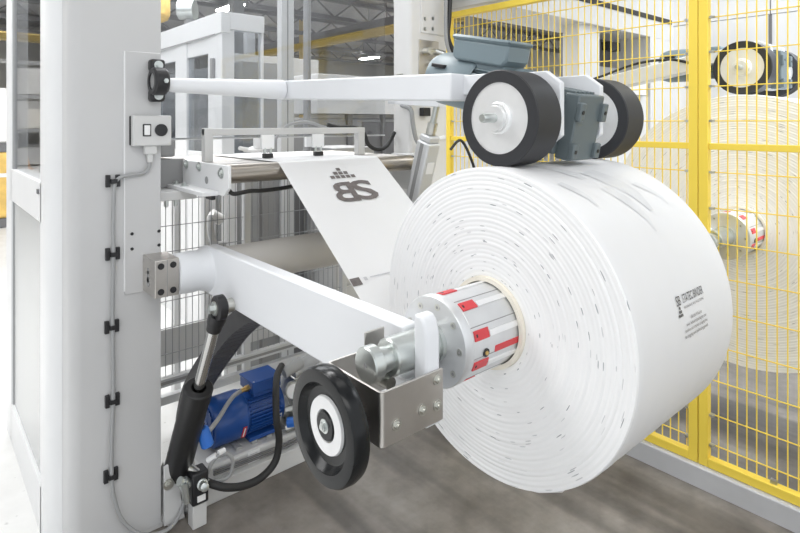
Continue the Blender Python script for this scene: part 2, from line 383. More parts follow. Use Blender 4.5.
# ------------------------------------------------------------------ press arm with the two drive wheels (pivot on the upright)
def wheel(root, xf, name='drive_wheel', width=.112):
    r = .140; cy, cz = 1.03, 1.711
    w = MB().lathe((xf, cy, cz), (1,0,0), [(0,.104),(0,.137),(.003,.140),(width-.003,.140),(width,.137),(width,.104)], 72, closed=True).build(name, 'rubber', root)
    MB().lathe((xf, cy, cz), (1,0,0), [(.003,0),(.003,.1045),(width-.003,.1045),(width-.003,0)], 64).build('wheel_disc', 'alu', w)
    MB().lathe((xf+.004, cy, cz), (-1,0,0), [(0,0),(0,.047),(.006,.047),(.010,.043),(.016,.043),(.016,.037),(.022,.035),(.022,0)], 40).build('hub', 'alu', w)
    MB().lathe((xf, cy, cz), (-1,0,0), [(0,0),(0,.0135),(.066,.0135),(.070,.011),(.070,0)], 24).build('axle_stub', 'bright', w)
    return w
def press_arm(label, cat):
    pv = (1.05, 2.353, 1.852)
    t = thing('press_arm', label, cat, pv)
    MB().lathe((.79, 2.353, 1.852), (1,0,0), [(0,0),(0,.027),(.03,.03),(.42,.042),(.47,.045),(.53,.046),(.53,0)], 32).build('pivot_tube', 'arm', t)
    # box beam, 2 degrees down towards the wheels
    y0, z0, y1, z1 = 2.40, 1.852, 1.262, 1.8145
    b = MB().prism([(y0, z0-.044), (y0, z0+.044), (y1, z1+.045), (y1, z1-.045)], 'x', 1.325, 1.425).build('beam', 'arm', t, .006)
    MB().prism([(1.30, 1.79), (1.30, 1.855), (1.12, 1.855), (1.12, 1.79)], 'x', 1.385, 1.425).build('tongue', 'arm', t, .003)
    for x0, x1 in ((1.418, 1.440), (1.640, 1.662)):
        MB().prism([(1.20, 1.66), (1.20, 1.80), (1.15, 1.852), (.965, 1.852), (.915, 1.815), (.915, 1.66), (.97, 1.62), (1.15, 1.62)], 'x', x0, x1).build('side_plate', 'arm', t, .003)
    cyl('drive_shaft', 'bright', t, (1.385, 1.03, 1.711), (1.79, 1.03, 1.711), .02, 20)
    # bevel gearbox between the side plates with its motor behind, both tipped about the wheel axis
    R = Matrix.Translation((0, 1.03, 1.711)) @ Matrix.Rotation(math.radians(12), 4, 'X') @ Matrix.Translation((0, -1.03, -1.711))
    g = MB(); g.box(1.462, 1.625, .952, 1.16, 1.615, 1.795)
    g = g.build('gearbox', 'gear', t, .008, xf=R)
    MB().box(1.480, 1.622, .905, .955, 1.605, 1.808).build('flange_plate', 'gear', g, .005, xf=R)
    for x0, x1 in ((1.478, 1.506), (1.604, 1.634)):
        for z0_, z1_ in ((1.612, 1.66), (1.728, 1.785)):
            MB().box(x0, x1, .892, .910, z0_, z1_).build('lug', 'gear', g, .004, xf=R)
            MB().cyl(((x0+x1)/2, .890, (z0_+z1_)/2), ((x0+x1)/2, .895, (z0_+z1_)/2), .006, 12).build('bolt_hole', 'black', g, xf=R)
    for x in (1.49, 1.515, 1.54, 1.565, 1.59): MB().box(x, x+.012, .93, 1.12, 1.795, 1.815).build('cooling_rib', 'gear', g, .002, xf=R)
    zc, xc = 1.768, 1.54
    m = MB(); m.lathe((xc, 1.14, zc), (0,1,0), [(0,0),(0,.085),(.03,.085),(.035,.070),(.20,.070),(.20,0)], 40)
    for k in range(26):
        a = 2*PI*k/26; dx, dz = math.cos(a), math.sin(a)
        if dz > .85: continue
        p = Vector((xc+dx*.078, 0, zc+dz*.078)); n = Vector((-dz, 0, dx))*.0025; q = Vector((dx,0,dz))*.011
        m.prism([(v.x, v.z) for v in ((p-n-q), (p+n-q), (p+n+q), (p-n+q))], 'y', 1.17, 1.335)
    m = m.build('motor', 'motorgrey', t, 0, xf=R)
    MB().lathe((xc, 1.32, zc), (0,1,0), [(0,.092),(.01,.099),(.19,.099),(.222,.088),(.235,.058),(.235,0)], 40).build('fan_hood', 'motorgrey', m, xf=R)
    MB().box(1.436, 1.47, 1.44, 1.50, 1.808, 1.822).build('hood_slot', 'black', m, .003, xf=R)
    MB().box(1.48, 1.59, 1.20, 1.34, 1.81, 1.86).build('terminal_neck', 'motorgrey', m, .006, xf=R)
    MB().prism([(1.20, 1.848), (1.41, 1.848), (1.428, 1.860), (1.432, 1.922), (1.182, 1.922), (1.182, 1.87)], 'x', 1.462, 1.585).build('terminal_box', 'motorgrey', m, .008, xf=R)
    MB().box(1.456, 1.591, 1.176, 1.438, 1.920, 1.938).build('terminal_lid', 'motorgrey', m, .009, xf=R)
    wheel(t, 1.276); wheel(t, 1.775)
    return t
arm1 = press_arm('white press arm with two black rubber wheels resting on the near white roll', 'press arm')

t = thing('pivot_bearing', 'black plastic pivot bearing bolted to the upright, holding the press arm tube', 'bearing', (.767, 2.40, 1.867))
b = MB(); b.box(.738, .796, 2.368, 2.416, 1.783, 1.834); b.box(.738, .796, 2.368, 2.416, 1.907, 1.957); b.box(.750, .786, 2.36, 2.416, 1.82, 1.92); b.build('base', 'black', t, .012, 4, xf=Matrix.Translation((-.004,0,0)))
MB().lathe((.728, 2.345, 1.864), (1,0,0), [(0,.034),(0,.050),(.008,.056),(.048,.056),(.056,.050),(.056,.034)], 40, closed=True).build('housing', 'black', t)
MB().lathe((.734, 2.345, 1.864), (1,0,0), [(0,0),(0,.036),(.056,.036),(.056,0)], 32).build('liner', 'graphite', t)
for z in (1.932, 1.808): bolt(t, (.763, 2.366, z), (0,-1,0), .0115, .010)
bolt(t, (.766, 2.288, 1.864), (0,-1,0), .010, .007, washer=False, name='grease_nipple')
MB().lathe((.780, 2.353, 1.857), (1,0,0), [(0,.03),(0,.038),(.012,.038),(.012,.03)], 32, closed=True).build('seal_ring', 'graphite', t)

# ------------------------------------------------------------------ lifting arm, its bearing block, bracket and guide wheel
t = thing('bearing_block', 'square stainless bearing block with four black screws at the lifting arm pivot', 'bearing block', (.76, 2.34, 1.0))
box('block', 'steel', t, .716, .808, 2.262, 2.416, 1.012, 1.158, bevel=.002)
for x in (.738, .785):
    for z in (1.035, 1.135): cyl('cap_screw', 'black', t, (x, 2.2595, z), (x, 2.264, z), .0125, 20)
b = MB(); b.cyl((.7145, 2.345, 1.062), (.718, 2.345, 1.062), .019, 20); b.cyl((.7145, 2.345, 1.105), (.718, 2.345, 1.105), .013, 20); b.box(.7145, .718, 2.334, 2.356, 1.06, 1.105); b.build('slot', 'graphite', t)
box('joint_line', 'graphite', t, .761, .763, 2.2612, 2.263, 1.012, 1.158, bevel=0)

def lifting_arm(label, full=True):
    t = thing('lifting_arm', label, 'machine arm', (.95, 2.34, .5))
    # side outline of the arm: rounded round the pivot, straight to the fork at the shaft
    P = [(2.34+.09*math.cos(a), 1.073+.1*math.sin(a)) for a in [PI/2-PI*k/10 for k in range(11)]]
    P = P + [(1.10, .955), (1.04, .985), (1.04, 1.08), (1.072, 1.08), (1.072, 1.176)]
    MB().prism(P, 'x', .95, 1.005).build('beam', 'arm', t, .006)
    MB().lathe((.812, 2.34, 1.075), (1,0,0), [(0,0),(0,.075),(.006,.083),(.07,.086),(.10,.083),(.142,.098),(.142,0)], 40).build('pivot_hub', 'arm', t)
    MB().cyl((1.0, 2.34, 1.07), (2.2, 2.34, 1.07), .086, 40).build('cross_tube', 'beige', t)
    if not full: return t
    MB().prism([(.934, 1.0), (.934, 1.20), (.942, 1.232), (.955, 1.246), (.978, 1.246), (.978, 1.0)], 'x', .898, .944).build('fork_prong', 'arm', t, .007)
    MB().prism([(.934, .99), (.934, 1.08), (1.00, 1.08), (1.00, .99)], 'x', .898, .944).build('fork_seat', 'arm', t, .003)
    MB().prism([(1.00, .99), (1.00, 1.08), (1.06, 1.08), (1.06, .99)], 'x', .898, .99).build('fork_seat', 'arm', t, .003)
    # folded stainless bracket: left, front and back sheets from one strip
    xl, yf, yb, xr = .757, .926, 1.135, .945
    r = .012; path = [(.945, yb), (xl+r, yb)] + [(xl+r-r*math.sin(a), yb-r+r*math.cos(a)) for a in (.4, .8, 1.2, 1.57)]
    path += [(xl+r-r*math.cos(a), yf+r-r*math.sin(a)) for a in (0, .4, .8, 1.2, 1.57)] + [(xr, yf)]
    inner = []
    for i, p in enumerate(path):
        a = Vector(path[max(0,i-1)]); c = Vector(path[min(len(path)-1,i+1)]); d = (c-a).normalized()
        inner.append((p[0]-d.y*.006, p[1]+d.x*.006))
    br = MB().prism(path+inner[::-1], 'z', 1.0, 1.12).build('bracket', 'steel', t, .001)
    box('tab', 'steel', br, .87, .935, yb-.006, yb, 1.11, 1.165, bevel=.003)
    for x, z in ((.80, 1.038), (.878, 1.045), (.925, 1.04), (.925, 1.10)): bolt(br, (x, yf-.001, z), (0,-1,0), .0085, .007, m='zinc')
    bolt(t, (.947, .955, 1.085), (1,-.3,0), .010, .014)
    cyl('support_roller', 'zinc', t, (.835, .985, 1.096), (.835, 1.05, 1.096), .0145, 16)
    # guide wheel on the left sheet
    cx, cy, cz = .672, 1.03, 1.035
    w = MB().lathe((cx, cy, cz), (1,0,0), [(.044,.02),(.044,.113),(.040,.123),(.028,.126),(.008,.125),(.001,.121),(0,.117),(0,.095),(.003,.094),(.016,.082),(.019,.06),(.019,.02)], 72, closed=True).build('guide_wheel', 'blackgloss', t)
    MB().lathe((cx+.012, cy, cz), (1,0,0), [(.006,.033),(0,.035),(0,.061),(.006,.063)], 48, closed=True).build('washer_ring', 'label', w)
    MB().lathe((cx+.010, cy, cz), (1,0,0), [(0,0),(0,.030),(.012,.035),(.012,0)], 40).build('hub', 'blackgloss', w)
    bolt(w, (cx+.011, cy, cz), (-1,0,0), .010, .008)
    cyl('wheel_spindle', 'zinc', w, (cx+.02, cy, cz), (xl+.008, cy, cz), .014, 16)
    return t
lift1 = lifting_arm('white lifting arm with black guide wheel, holding the near roll')

# ------------------------------------------------------------------ chuck shaft and roll
YS, ZS = 1.018, 1.141
def chuck(label, detail=True):
    t = thing('roll_chuck', label, 'chuck', (1.1, YS, ZS))
    ax = (1,0,0); o = (0, YS, ZS)
    MB().lathe((.785, YS, ZS), ax, [(0,0),(0,.005),(0,.039),(.003,.042),(.028,.042),(.031,.039),(.031,.030),(.066,.030),(.066,.041),(.070,.045),(.205,.045),(.205,.050),(.235,.050),(.235,0)], 40).build('shaft', 'bright', t)
    cyl('centre_hole', 'graphite', t, (.7842, YS, ZS), (.79, YS, ZS), .0055, 16)
    fl = MB().lathe((1.002, YS, ZS), ax, [(0,0),(0,.1125),(.003,.1145),(.027,.1145),(.030,.112),(.030,0)], 72).build('flange', 'aluflange', t)
    for k in range(9):
        a = math.radians(20+40*k); p = (1.0015, YS+.092*math.cos(a), ZS+.092*math.sin(a))
        MB().lathe(p, (-1,0,0), [(0,.0042),(0,.0085),(.0012,.0085),(.0012,.0042)], 16, closed=True).build('screw', 'zinc', fl)
        cyl('screw_socket', 'graphite', fl, (1.0005, p[1], p[2]), (1.0018, p[1], p[2]), .0042, 6)
    bd = MB().lathe((1.032, YS, ZS), ax, [(0,0),(0,.107),(.004,.110),(.26,.110),(.26,0)], 72).build('drum', 'aluflange', t)
    # expanding bars set in the drum; red keys and one long red bar
    def bar(name, m, deg, x0, x1, half, h, r0=.1085, bev=.001):
        a = math.radians(deg)
        R = Matrix.Translation((0, YS, ZS)) @ Matrix.Rotation(a, 4, 'X')
        MB().box(x0, x1, -half, half, r0, r0+h).build(name, m, bd, bev, xf=R)
    # angle 0 is up, +90 faces the camera
    for deg in range(0, 360, 40):
        bar('groove', 'graphite', deg+22, 1.036, 1.285, .0012, .0025)
        bar('expanding_bar', 'alu', deg+35, 1.096, 1.285, .0075, .005)
        bar('red_key', 'red', deg+33, 1.040, 1.094, .0125, .004)
        bar('key_hole', 'black', deg+33, 1.046, 1.052, .004, .0048)
    bar('red_bar', 'red', 98, 1.115, 1.28, .0085, .003)
    a = math.radians(98); n = Vector((0, -math.sin(a), math.cos(a)))
    p = Vector((1.08, YS, ZS))+n*.1085
    MB().lathe(p, n, [(0,0),(0,.011),(.004,.011),(.004,0)], 20).build('valve_recess', 'black', bd)
    MB().lathe(p, n, [(0,0),(0,.0065),(.007,.005),(.007,0)], 12).build('air_valve', 'brass', bd)
    return t
chuck1 = chuck('aluminium roll chuck with red keys and steel shaft end, in the near roll')

def roll(label, R, x0, x1, name='film_roll'):
    t = thing(name, label, 'film roll', (x0+.3, YS, ZS))
    rc = .126
    MB().lathe((x0-.012, YS, ZS), (1,0,0), [(0,.114),(0,rc),(x1-x0+.02,rc),(x1-x0+.02,.114)], 72, closed=True).build('cardboard_core', 'core', t)
    rnd = random.Random(3); prof = [(.02, rc-.001)]; n = int((R-rc)/.0125)
    for k in range(n):
        r0 = rc+(R-rc)*k/n; r1 = rc+(R-rc)*(k+1)/n; b = -.0015*rnd.random()-.006*math.sin(PI*k/n)
        prof += [(b+.0015, r0+.0004), (b+.0005, r0+(r1-r0)*.22), (b, r0+(r1-r0)*.5), (b+.0005, r0+(r1-r0)*.78)]
    prof += [(.006, R-.0015)]
    fm = rollface_mat(0, 0)
    o = MB().lathe((x0, YS, ZS), (1,0,0), prof, 128).build('wound_edge_face', fm, t, angle=60)
    o.data.transform(Matrix.Translation((-x0, -YS, -ZS))); o.location = Vector(o.location)+Vector((x0, YS, ZS))
    prof = [(.006, R-.0015), (.010, R)]+[(.03+(x1-x0-.05)*k/24, R+.0006*math.sin(k*1.7)) for k in range(25)]+[(x1-x0-.004, R), (x1-x0, R-.004), (x1-x0, rc)]
    MB().lathe((x0, YS, ZS), (1,0,0), prof, 160).build('outer_wrap', 'film', t)
    return t
RR = .431
roll1 = roll('big white film roll printed with a maker name, in front of the yellow fence', RR, 1.219, 1.80)
def onroll(ux, arc, lift=.0022, X0=0., A0=0.):
    """a sheet wrapped on the roll: ux along the shaft, arc upwards round the camera side"""
    a = A0+arc/RR
    return (X0+ux, YS-(RR+lift)*math.cos(a), ZS+(RR+lift)*math.sin(a))
A13 = math.radians(13.2)
pr = lambda dx, deg: (lambda u, v: onroll(u, v, .0024, dx, math.radians(deg)))
def squeezed(dx, deg, k): return lambda u, v: onroll(u*k, v, .0024, dx, math.radians(deg))
text_mesh('maker_name', 'STATEC BINDER', 'inkblack', roll1, .030, pr(1.478, 13.2), width=.128)
text_mesh('maker_logo', 'SB', 'inkblack', roll1, .034, pr(1.440, 13.0), width=.026)
text_mesh('small_line', 'PACKAGING AND PALLETIZING', 'ink', roll1, .009, pr(1.478, 11.3), width=.122)
q = MB()
for dx, da in ((0,0), (.0085,0), (.017,0), (.0042,.009), (.0128,.009), (.0085,.018)):
    u0 = 1.441+dx; a0 = math.radians(9.4)+da/RR
    q.quad(*[onroll(u, v, .0024, 0, a0) for u, v in ((u0,0),(u0+.0065,0),(u0+.0065,.0065),(u0,.0065))])
q.build('maker_mark', 'inkblack', roll1)
for dx, dg, w_, tx in ((1.505, 7.4, .07, 'Gleisdorf Austria'), (1.475, 5.6, .125, 'www industrial packaging com'), (1.465, 3.8, .14, 'machines and complete packaging lines'), (1.462, 1.9, .145, 'for bagging and palletizing goods')):
    text_mesh('address_line', tx, 'ink', roll1, .012, pr(dx, dg), width=w_)
# faint grey patches of print on the upper wrap
def patch(nm, pts):
    n = 10; b = MB()
    P = [Vector((x, math.radians(d)*RR, 0)) for x, d in pts]
    half = len(P)//2
    for i in range(half-1):
        for j in range(4):
            a, b_ = P[i].lerp(P[i+1], j/4), P[i].lerp(P[i+1], (j+1)/4); d, c = P[-1-i].lerp(P[-2-i], j/4), P[-1-i].lerp(P[-2-i], (j+1)/4)
            for k in range(n):
                e0, e1 = k/n, (k+1)/n
                b.quad(*[onroll(p.x, p.y, .0010) for p in (a.lerp(d,e0), b_.lerp(c,e0), b_.lerp(c,e1), a.lerp(d,e1))])
    b.build(nm, 'smudge', roll1)
patch('print_patch', [(1.47,72),(1.50,62),(1.54,54),(1.56,46),(1.58,46),(1.60,55),(1.59,64),(1.56,73)])
patch('print_patch', [(1.44,60),(1.47,52),(1.50,43),(1.505,38),(1.51,38),(1.525,44),(1.52,53),(1.49,61)])
patch('print_patch', [(1.33,84),(1.38,79),(1.40,72),(1.42,67),(1.45,67),(1.46,72),(1.43,79),(1.40,85)])
patch('print_patch', [(1.62,60),(1.66,54),(1.68,50),(1.685,47),(1.69,47),(1.70,51),(1.69,55),(1.66,61)])
patch('print_patch', [(1.29,66),(1.31,61),(1.33,56),(1.335,52),(1.345,52),(1.35,57),(1.34,62),(1.32,67)])

# ------------------------------------------------------------------ film web, steel roller, table
YI, ZI, RI = 2.235, 1.482, .0405                                # steel roller axis
t = thing('film_web', 'white film web with grey emblem running from steel roller to near roll', 'film', (1.5, 2.2, 1.5))
# tangent from the underside of the roll up to the far side of the steel roller, then flat over the table
th = math.atan2(.500, .650)
d = Vector((0, math.cos(th), math.sin(th))); nrm = Vector((0, -math.sin(th), math.cos(th)))
r1 = RR+.002; r2 = RI+.001
C1 = Vector((0, YS, ZS)); C2 = Vector((0, YI, ZI)); Dv = C2-C1; L_ = Dv.length; base_a = math.atan2(Dv.z, Dv.y)
al = base_a + math.asin((r1+r2)/L_)                             # crossed tangent: roll above, roller below
d = Vector((0, math.cos(al), math.sin(al))); nrm = Vector((0, -math.sin(al), math.cos(al)))
T1 = C1-nrm*r1; T2 = C2+nrm*r2
path = []
for k in range(8):                                              # lies on the roll's underside
    a = -(70-70*k/7)*PI/180
    n_ = -nrm; rot = Matrix.Rotation(a, 3, 'X'); path.append(C1+(rot @ n_)*r1)
path += [T1.lerp(T2, k/12) for k in range(1, 13)]
aT = math.atan2(nrm.z, nrm.y)
for k in range(1, 9): path.append(C2+Vector((0, math.cos(aT+(PI/2-aT)*k/8), math.sin(aT+(PI/2-aT)*k/8)))*r2)
path += [Vector((0, YI+.7*k/4, ZI+r2)) for k in range(1, 5)]
b = MB(); XA, XB = 1.226, 1.79
rows = [[b.bm.verts.new((XA+(XB-XA)*j/6, p.y, p.z)) for j in range(7)] for p in path]
for a_, c_ in zip(rows, rows[1:]):
    for j in range(6): b.bm.faces.new((a_[j], a_[j+1], c_[j+1], c_[j]))
web = b.build('sheet', 'film', t); sm = web.modifiers.new('thickness', 'SOLIDIFY'); sm.thickness = .0008; sm.offset = -1
def onweb(x, s, lift=.0022):
    p = T2-d*s+nrm*lift; return (x, p.y, p.z)
q = MB()
for row, (s0, n) in enumerate(((.052, 1), (.077, 3), (.102, 5))):
    for i in range(n):
        x0 = 1.437+.0285*i+.0285*(2-row)
        q.quad(onweb(x0, s0+.019), onweb(x0+.0225, s0+.019), onweb(x0+.0225, s0), onweb(x0, s0))
q.build('emblem_squares', 'ink', t)
text_mesh('emblem_letter', 'B', 'ink', t, .172, lambda u, v: onweb(1.402+u, .268-v*1.0), bold=.0035, mirror=True, width=.130)
text_mesh('emblem_letter', 'S', 'ink', t, .172, lambda u, v: onweb(1.502+u, .266-v*1.0, .0026), bold=.0035, width=.132)
q = MB(); q.quad(onweb(1.228, .690), onweb(1.272, .690), onweb(1.272, .655), onweb(1.228, .655)); q.build('register_mark', 'ink', t)
q = MB(); q.quad(onweb(1.29, .676), onweb(1.305, .676), onweb(1.305, .66), onweb(1.29, .66)); q.quad(onweb(1.32, .668), onweb(1.44, .668), onweb(1.44, .663), onweb(1.32, .663)); q.build('faint_print', 'inklight', t)

t = thing('guide_roller', 'brushed steel guide roller under the film web, between white brackets', 'roller', (1.5, YI, ZI))
MB().lathe((.99, YI, ZI), (1,0,0), [(0,0),(0,RI-.003),(.003,RI),(1.037,RI),(1.04,RI-.003),(1.04,0)], 48).build('roller_tube', 'rollersteel', t)
cyl('end_cap', 'black', t, (.977, YI, ZI), (.992, YI, ZI), .036, 32)
cyl('end_cap', 'black', t, (2.03, YI, ZI), (2.045, YI, ZI), .036, 32)
cyl('spindle', 'zinc', t, (.96, YI, ZI), (2.07, YI, ZI), .012, 16)

t = thing('roller_bracket', 'white roller bracket bolted beside the upright with the control box', 'bracket', (.95, 2.4, 1.45))
MB().prism([(2.17, 1.40), (2.125, 1.435), (2.125, 1.525), (2.622, 1.525), (2.622, 1.40)], 'x', .952, .966).build('cheek_plate', 'white', t, .003)
box('foot_flange', 'white', t, .885, .953, 2.22, 2.66, 1.398, 1.416, bevel=.003)
for y in (2.50, 2.60): bolt(t, (.915, y, 1.416), (0,0,1), .012, .012)
for y, z, r in ((2.19, 1.492, .015), (2.42, 1.505, .014), (2.57, 1.507, .014)): bolt(t, (.952, y, z), (-1,0,0), r, .01)
cyl('round_hole', 'graphite', t, (.9505, 2.34, 1.452), (.953, 2.34, 1.452), .016, 20)
box('cable_lug', 'black', t, .93, .95, 2.24, 2.30, 1.378, 1.398, bevel=.004)
t = thing('support_beam', 'grey support beam fixed to the upright, carrying the white roller bracket', 'beam', (.87, 2.6, 1.4))
box('beam', 'graphite', t, .79, .965, 2.625, 2.70, 1.40, 1.53, bevel=.003)
box('ledge', 'lightgrey', t, .79, .96, 2.47, 2.66, 1.36, 1.398, bevel=.003)
for x in (.845, .885): bolt(t, (x, 2.52, 1.36), (0,0,-1), .010, .03)
box('hopper_corner', 'graphite', t, .80, .92, 2.62, 2.76, 1.54, 1.62, bevel=.01)
t = thing('roller_bracket', 'pale roller bracket at the far end of the steel roller, on the warm grey upright', 'bracket', (2.1, 2.35, 1.4))
MB().prism([(2.16, 1.35), (2.13, 1.38), (2.13, 1.40), (2.19, 1.44), (2.19, 1.52), (2.42, 1.525), (2.42, 1.33), (2.2, 1.33)], 'x', 2.058, 2.075).build('cheek_plate', 'lightgrey', t, .003)
box('foot_flange', 'lightgrey', t, 2.075, 2.2, 2.33, 2.45, 1.33, 1.52, bevel=.003)
bolt(t, (2.058, 2.22, 1.40), (-1,0,0), .018, .012, m='zinc')

t = thing('film_table', 'grey sheet table carrying the film behind the steel roller', 'table', (1.5, 2.6, 1.5))
box('table_plate', 'steel', t, .97, 2.04, 2.29, 3.0, 1.508, 1.518, bevel=.002)
box('edge_strip', 'darkgrey', t, .99, 2.03, 2.284, 2.292, 1.498, 1.514, bevel=0)
box('stiffener', 'midgrey', t, .99, 2.03, 2.90, 2.98, 1.40, 1.508)
t = thing('crossbar', 'pale crossbar frame on two legs standing over the film table', 'frame', (1.45, 2.5, 1.52))
box('bar', 'lightgrey', t, 1.0, 1.915, 2.485, 2.515, 1.638, 1.670)
box('leg', 'lightgrey', t, 1.0, 1.04, 2.48, 2.52, 1.518, 1.672); box('leg', 'lightgrey', t, 1.865, 1.91, 2.48, 2.52, 1.518, 1.65)
for x, lab in ((1.31, 'small white film clamp with black foot, nearer the control box, hanging from the crossbar'), (1.60, 'small white film clamp with black foot, farther from the control box, hanging from the crossbar')):
    k = thing('film_clamp', lab, 'clamp', (x, 2.5, 1.53), 'film clamps on the crossbar')
    box('cylinder_block', 'label', k, x-.035, x+.035, 2.47, 2.483, 1.568, 1.638)
    box('cylinder_block', 'label', k, x-.045, x-.012, 2.517, 2.54, 1.57, 1.62)
    cyl('guide_rod', 'bright', k, (x-.016, 2.475, 1.535), (x-.016, 2.475, 1.575), .006, 12); cyl('guide_rod', 'bright', k, (x+.016, 2.475, 1.535), (x+.016, 2.475, 1.575), .006, 12)
    box('foot', 'black', k, x-.024, x+.024, 2.462, 2.488, 1.525, 1.547, bevel=.002)
tag(MB().tube([(1.38, 2.62, 1.545), (1.42, 2.62, 1.60), (1.50, 2.62, 1.68), (1.62, 2.62, 1.70), (1.74, 2.62, 1.67), (1.85, 2.60, 1.655)], .008, 8).build('air_hose', 'midgrey'), 'thin grey air hose arching above the crossbar', 'hose')
b = MB().tube([(1.74, 2.60, 1.685), (1.80, 2.58, 1.67), (1.90, 2.57, 1.668), (1.96, 2.56, 1.64), (1.99, 2.55, 1.57), (2.05, 2.54, 1.54), (2.12, 2.54, 1.56), (2.18, 2.54, 1.64)], .012, 8)
tag(b.build('air_hose', 'hose'), 'black air hose drooping from the crossbar to the warm grey upright', 'hose')
b = MB().tube([(1.19, 2.53, 1.575), (1.23, 2.54, 1.567), (1.27, 2.55, 1.56)], .010, 8); b.lathe((1.27, 2.55, 1.553), (0,0,1), [(0,0),(0,.045),(.012,.045),(.022,.02),(.03,0)], 24)
tag(b.build('suction_cup', 'wrapwhite'), 'pale suction cup lying on the film table beside the near clamp', 'suction cup')
tag(MB().tube([(.985, 2.20, 1.425), (1.0, 2.18, 1.405), (1.08, 2.20, 1.408), (1.17, 2.24, 1.40), (1.3, 2.25, 1.405), (1.45, 2.3, 1.42)], .009, 8).build('sensor_cable', 'hose'), 'black cable sagging below the steel roller', 'cable')

# ------------------------------------------------------------------ air cylinder with its lever and hoses, behind the roll
t = thing('air_cylinder', 'grey air cylinder standing tilted between the roll and the warm grey upright', 'air cylinder', (1.96, 2.35, 1.2))
R = Matrix.Translation((2.0, 2.06, 1.60)) @ Matrix.Rotation(math.radians(17), 4, 'X')
MB().box(-.045, .045, -.045, .045, -.62, 0).build('barrel', 'profile', t, .010, xf=R)
MB().box(-.038, .038, -.038, .038, 0, .035).build('end_cap', 'profile', t, .008, xf=R)
MB().cyl((0,0,.04), (0,0,.10), .026, 16).build('gland', 'zinc', t, xf=R)
MB().cyl((0,0,.10), (0,0,.20), .016, 16).build('rod', 'bright', t, xf=R)
for z in (-.13, -.30): MB().box(-.024, .024, -.0475, -.044, z-.03, z+.03).build('sticker', 'label', t, xf=R)
MB().box(-.0465, -.044, -.012, .012, -.61, -.01).build('side_groove', 'graphite', t, xf=R)
MB().cyl((.035,-.02,.015), (.075,-.03,.03), .013, 10).build('air_fitting', 'label', t, xf=R)
t = thing('lever', 'pale lever on the pivot tube above the air cylinder', 'lever', (1.97, 2.3, 1.83))
MB().prism([(1.97, 1.775), (1.97, 1.82), (2.36, 1.90), (2.36, 1.80)], 'x', 1.975, 2.025).build('lever_plate', 'arm', t, .003)
MB().cyl((1.427, 2.353, 1.852), (2.2, 2.353, 1.852), .036, 24).build('torque_tube', 'arm', t)
tag(MB().tube([(2.20, 2.50, 1.80), (2.19, 2.45, 1.79), (2.185, 2.40, 1.77), (2.18, 2.38, 1.70), (2.19, 2.37, 1.62), (2.22, 2.37, 1.57), (2.28, 2.385, 1.535), (2.34, 2.40, 1.53)], .013, 10).build('conduit', 'cablegrey'), 'grey conduit curving down beside the air cylinder', 'conduit')
box('junction', 'black', None, 2.27, 2.33, 2.385, 2.42, 1.735, 1.785)
tag(bpy.data.objects['junction'], 'small black sensor block on the warm grey upright, below the press arm', 'sensor').name = 'sensor_block'
tag(MB().tube([(2.20, 2.10, 1.55), (2.26, 2.08, 1.60), (2.32, 2.06, 1.50), (2.35, 2.05, 1.38), (2.36, 2.05, 1.1)], .008, 8).build('air_hose', 'hose'), 'thin black hose hanging behind the near wheel beside the air cylinder', 'hose')
tag(MB().tube([(2.47, 2.35, 2.7), (2.44, 2.34, 2.35), (2.42, 2.33, 2.2), (2.47, 2.30, 2.08), (2.52, 2.26, 1.98), (2.54, 2.2, 1.86), (2.5, 2.1, 1.75)], .016, 10).build('motor_cable', 'black'), 'black cable hanging from above towards the grey motor, by the yellow fence post', 'cable')
tag(MB().tube([(2.42, 2.34, 2.6), (2.40, 2.33, 2.3), (2.405, 2.32, 2.15), (2.45, 2.29, 2.03), (2.46, 2.24, 1.92), (2.42, 2.16, 1.84)], .011, 10).build('motor_cable', 'cablegrey'), 'grey cable hanging from above beside the black one, towards the grey motor', 'cable')

# ------------------------------------------------------------------ hydraulic cylinder, drag chain, motor and pump
t = thing('hydraulic_cylinder', 'black hydraulic cylinder with chromed rod lifting the white arm', 'hydraulic cylinder', (.87, 2.42, .12))
E1 = Vector((.898, 2.082, .985)); B1 = Vector((.862, 2.44, .20)); ad = (E1-B1).normalized(); Ln = (E1-B1).length
MB().lathe(B1, ad, [(-.02,0),(-.02,.048),(.0,.057),(.42,.057),(.44,.055),(.45,.04),(.45,0)], 40).build('barrel', 'cylblack', t)
MB().lathe(B1, ad, [(.40,.057),(.40,.059),(.462,.059),(.467,.054),(.467,.03)], 40).build('gland', 'cylblack', t)
cyl('rod', 'rod', t, B1+ad*.44, B1+ad*(Ln-.085), .0225, 28)
eye = MB().lathe(E1-Vector((.02,0,0)), (1,0,0), [(0,.026),(0,.040),(.006,.048),(.034,.048),(.04,.040),(.04,.026)], 36, closed=True)
eye.lathe(E1-ad*.105, ad, [(0,0),(0,.030),(.03,.033),(.04,.036),(.075,.034),(.075,0)], 28)
eye = eye.build('rod_eye', 'black', t)
MB().lathe(E1-Vector((.022,0,0)), (1,0,0), [(0,0),(0,.028),(.044,.028),(.044,0)], 28).build('eye_bearing', 'zinc', eye)
bolt(eye, E1-Vector((.022,0,0)), (-1,0,0), .017, .02)
cyl('pivot_pin', 'zinc', t, E1, (.949, E1.y, E1.z), .027, 28)
cyl('foot_eye', 'black', t, (.845, 2.455, .17), (.90, 2.455, .17), .04, 24)
cyl('port', 'zinc', t, B1+ad*.04+Vector((.03,-.055,0)), B1+ad*.04+Vector((.055,-.10,-.02)), .016, 14)

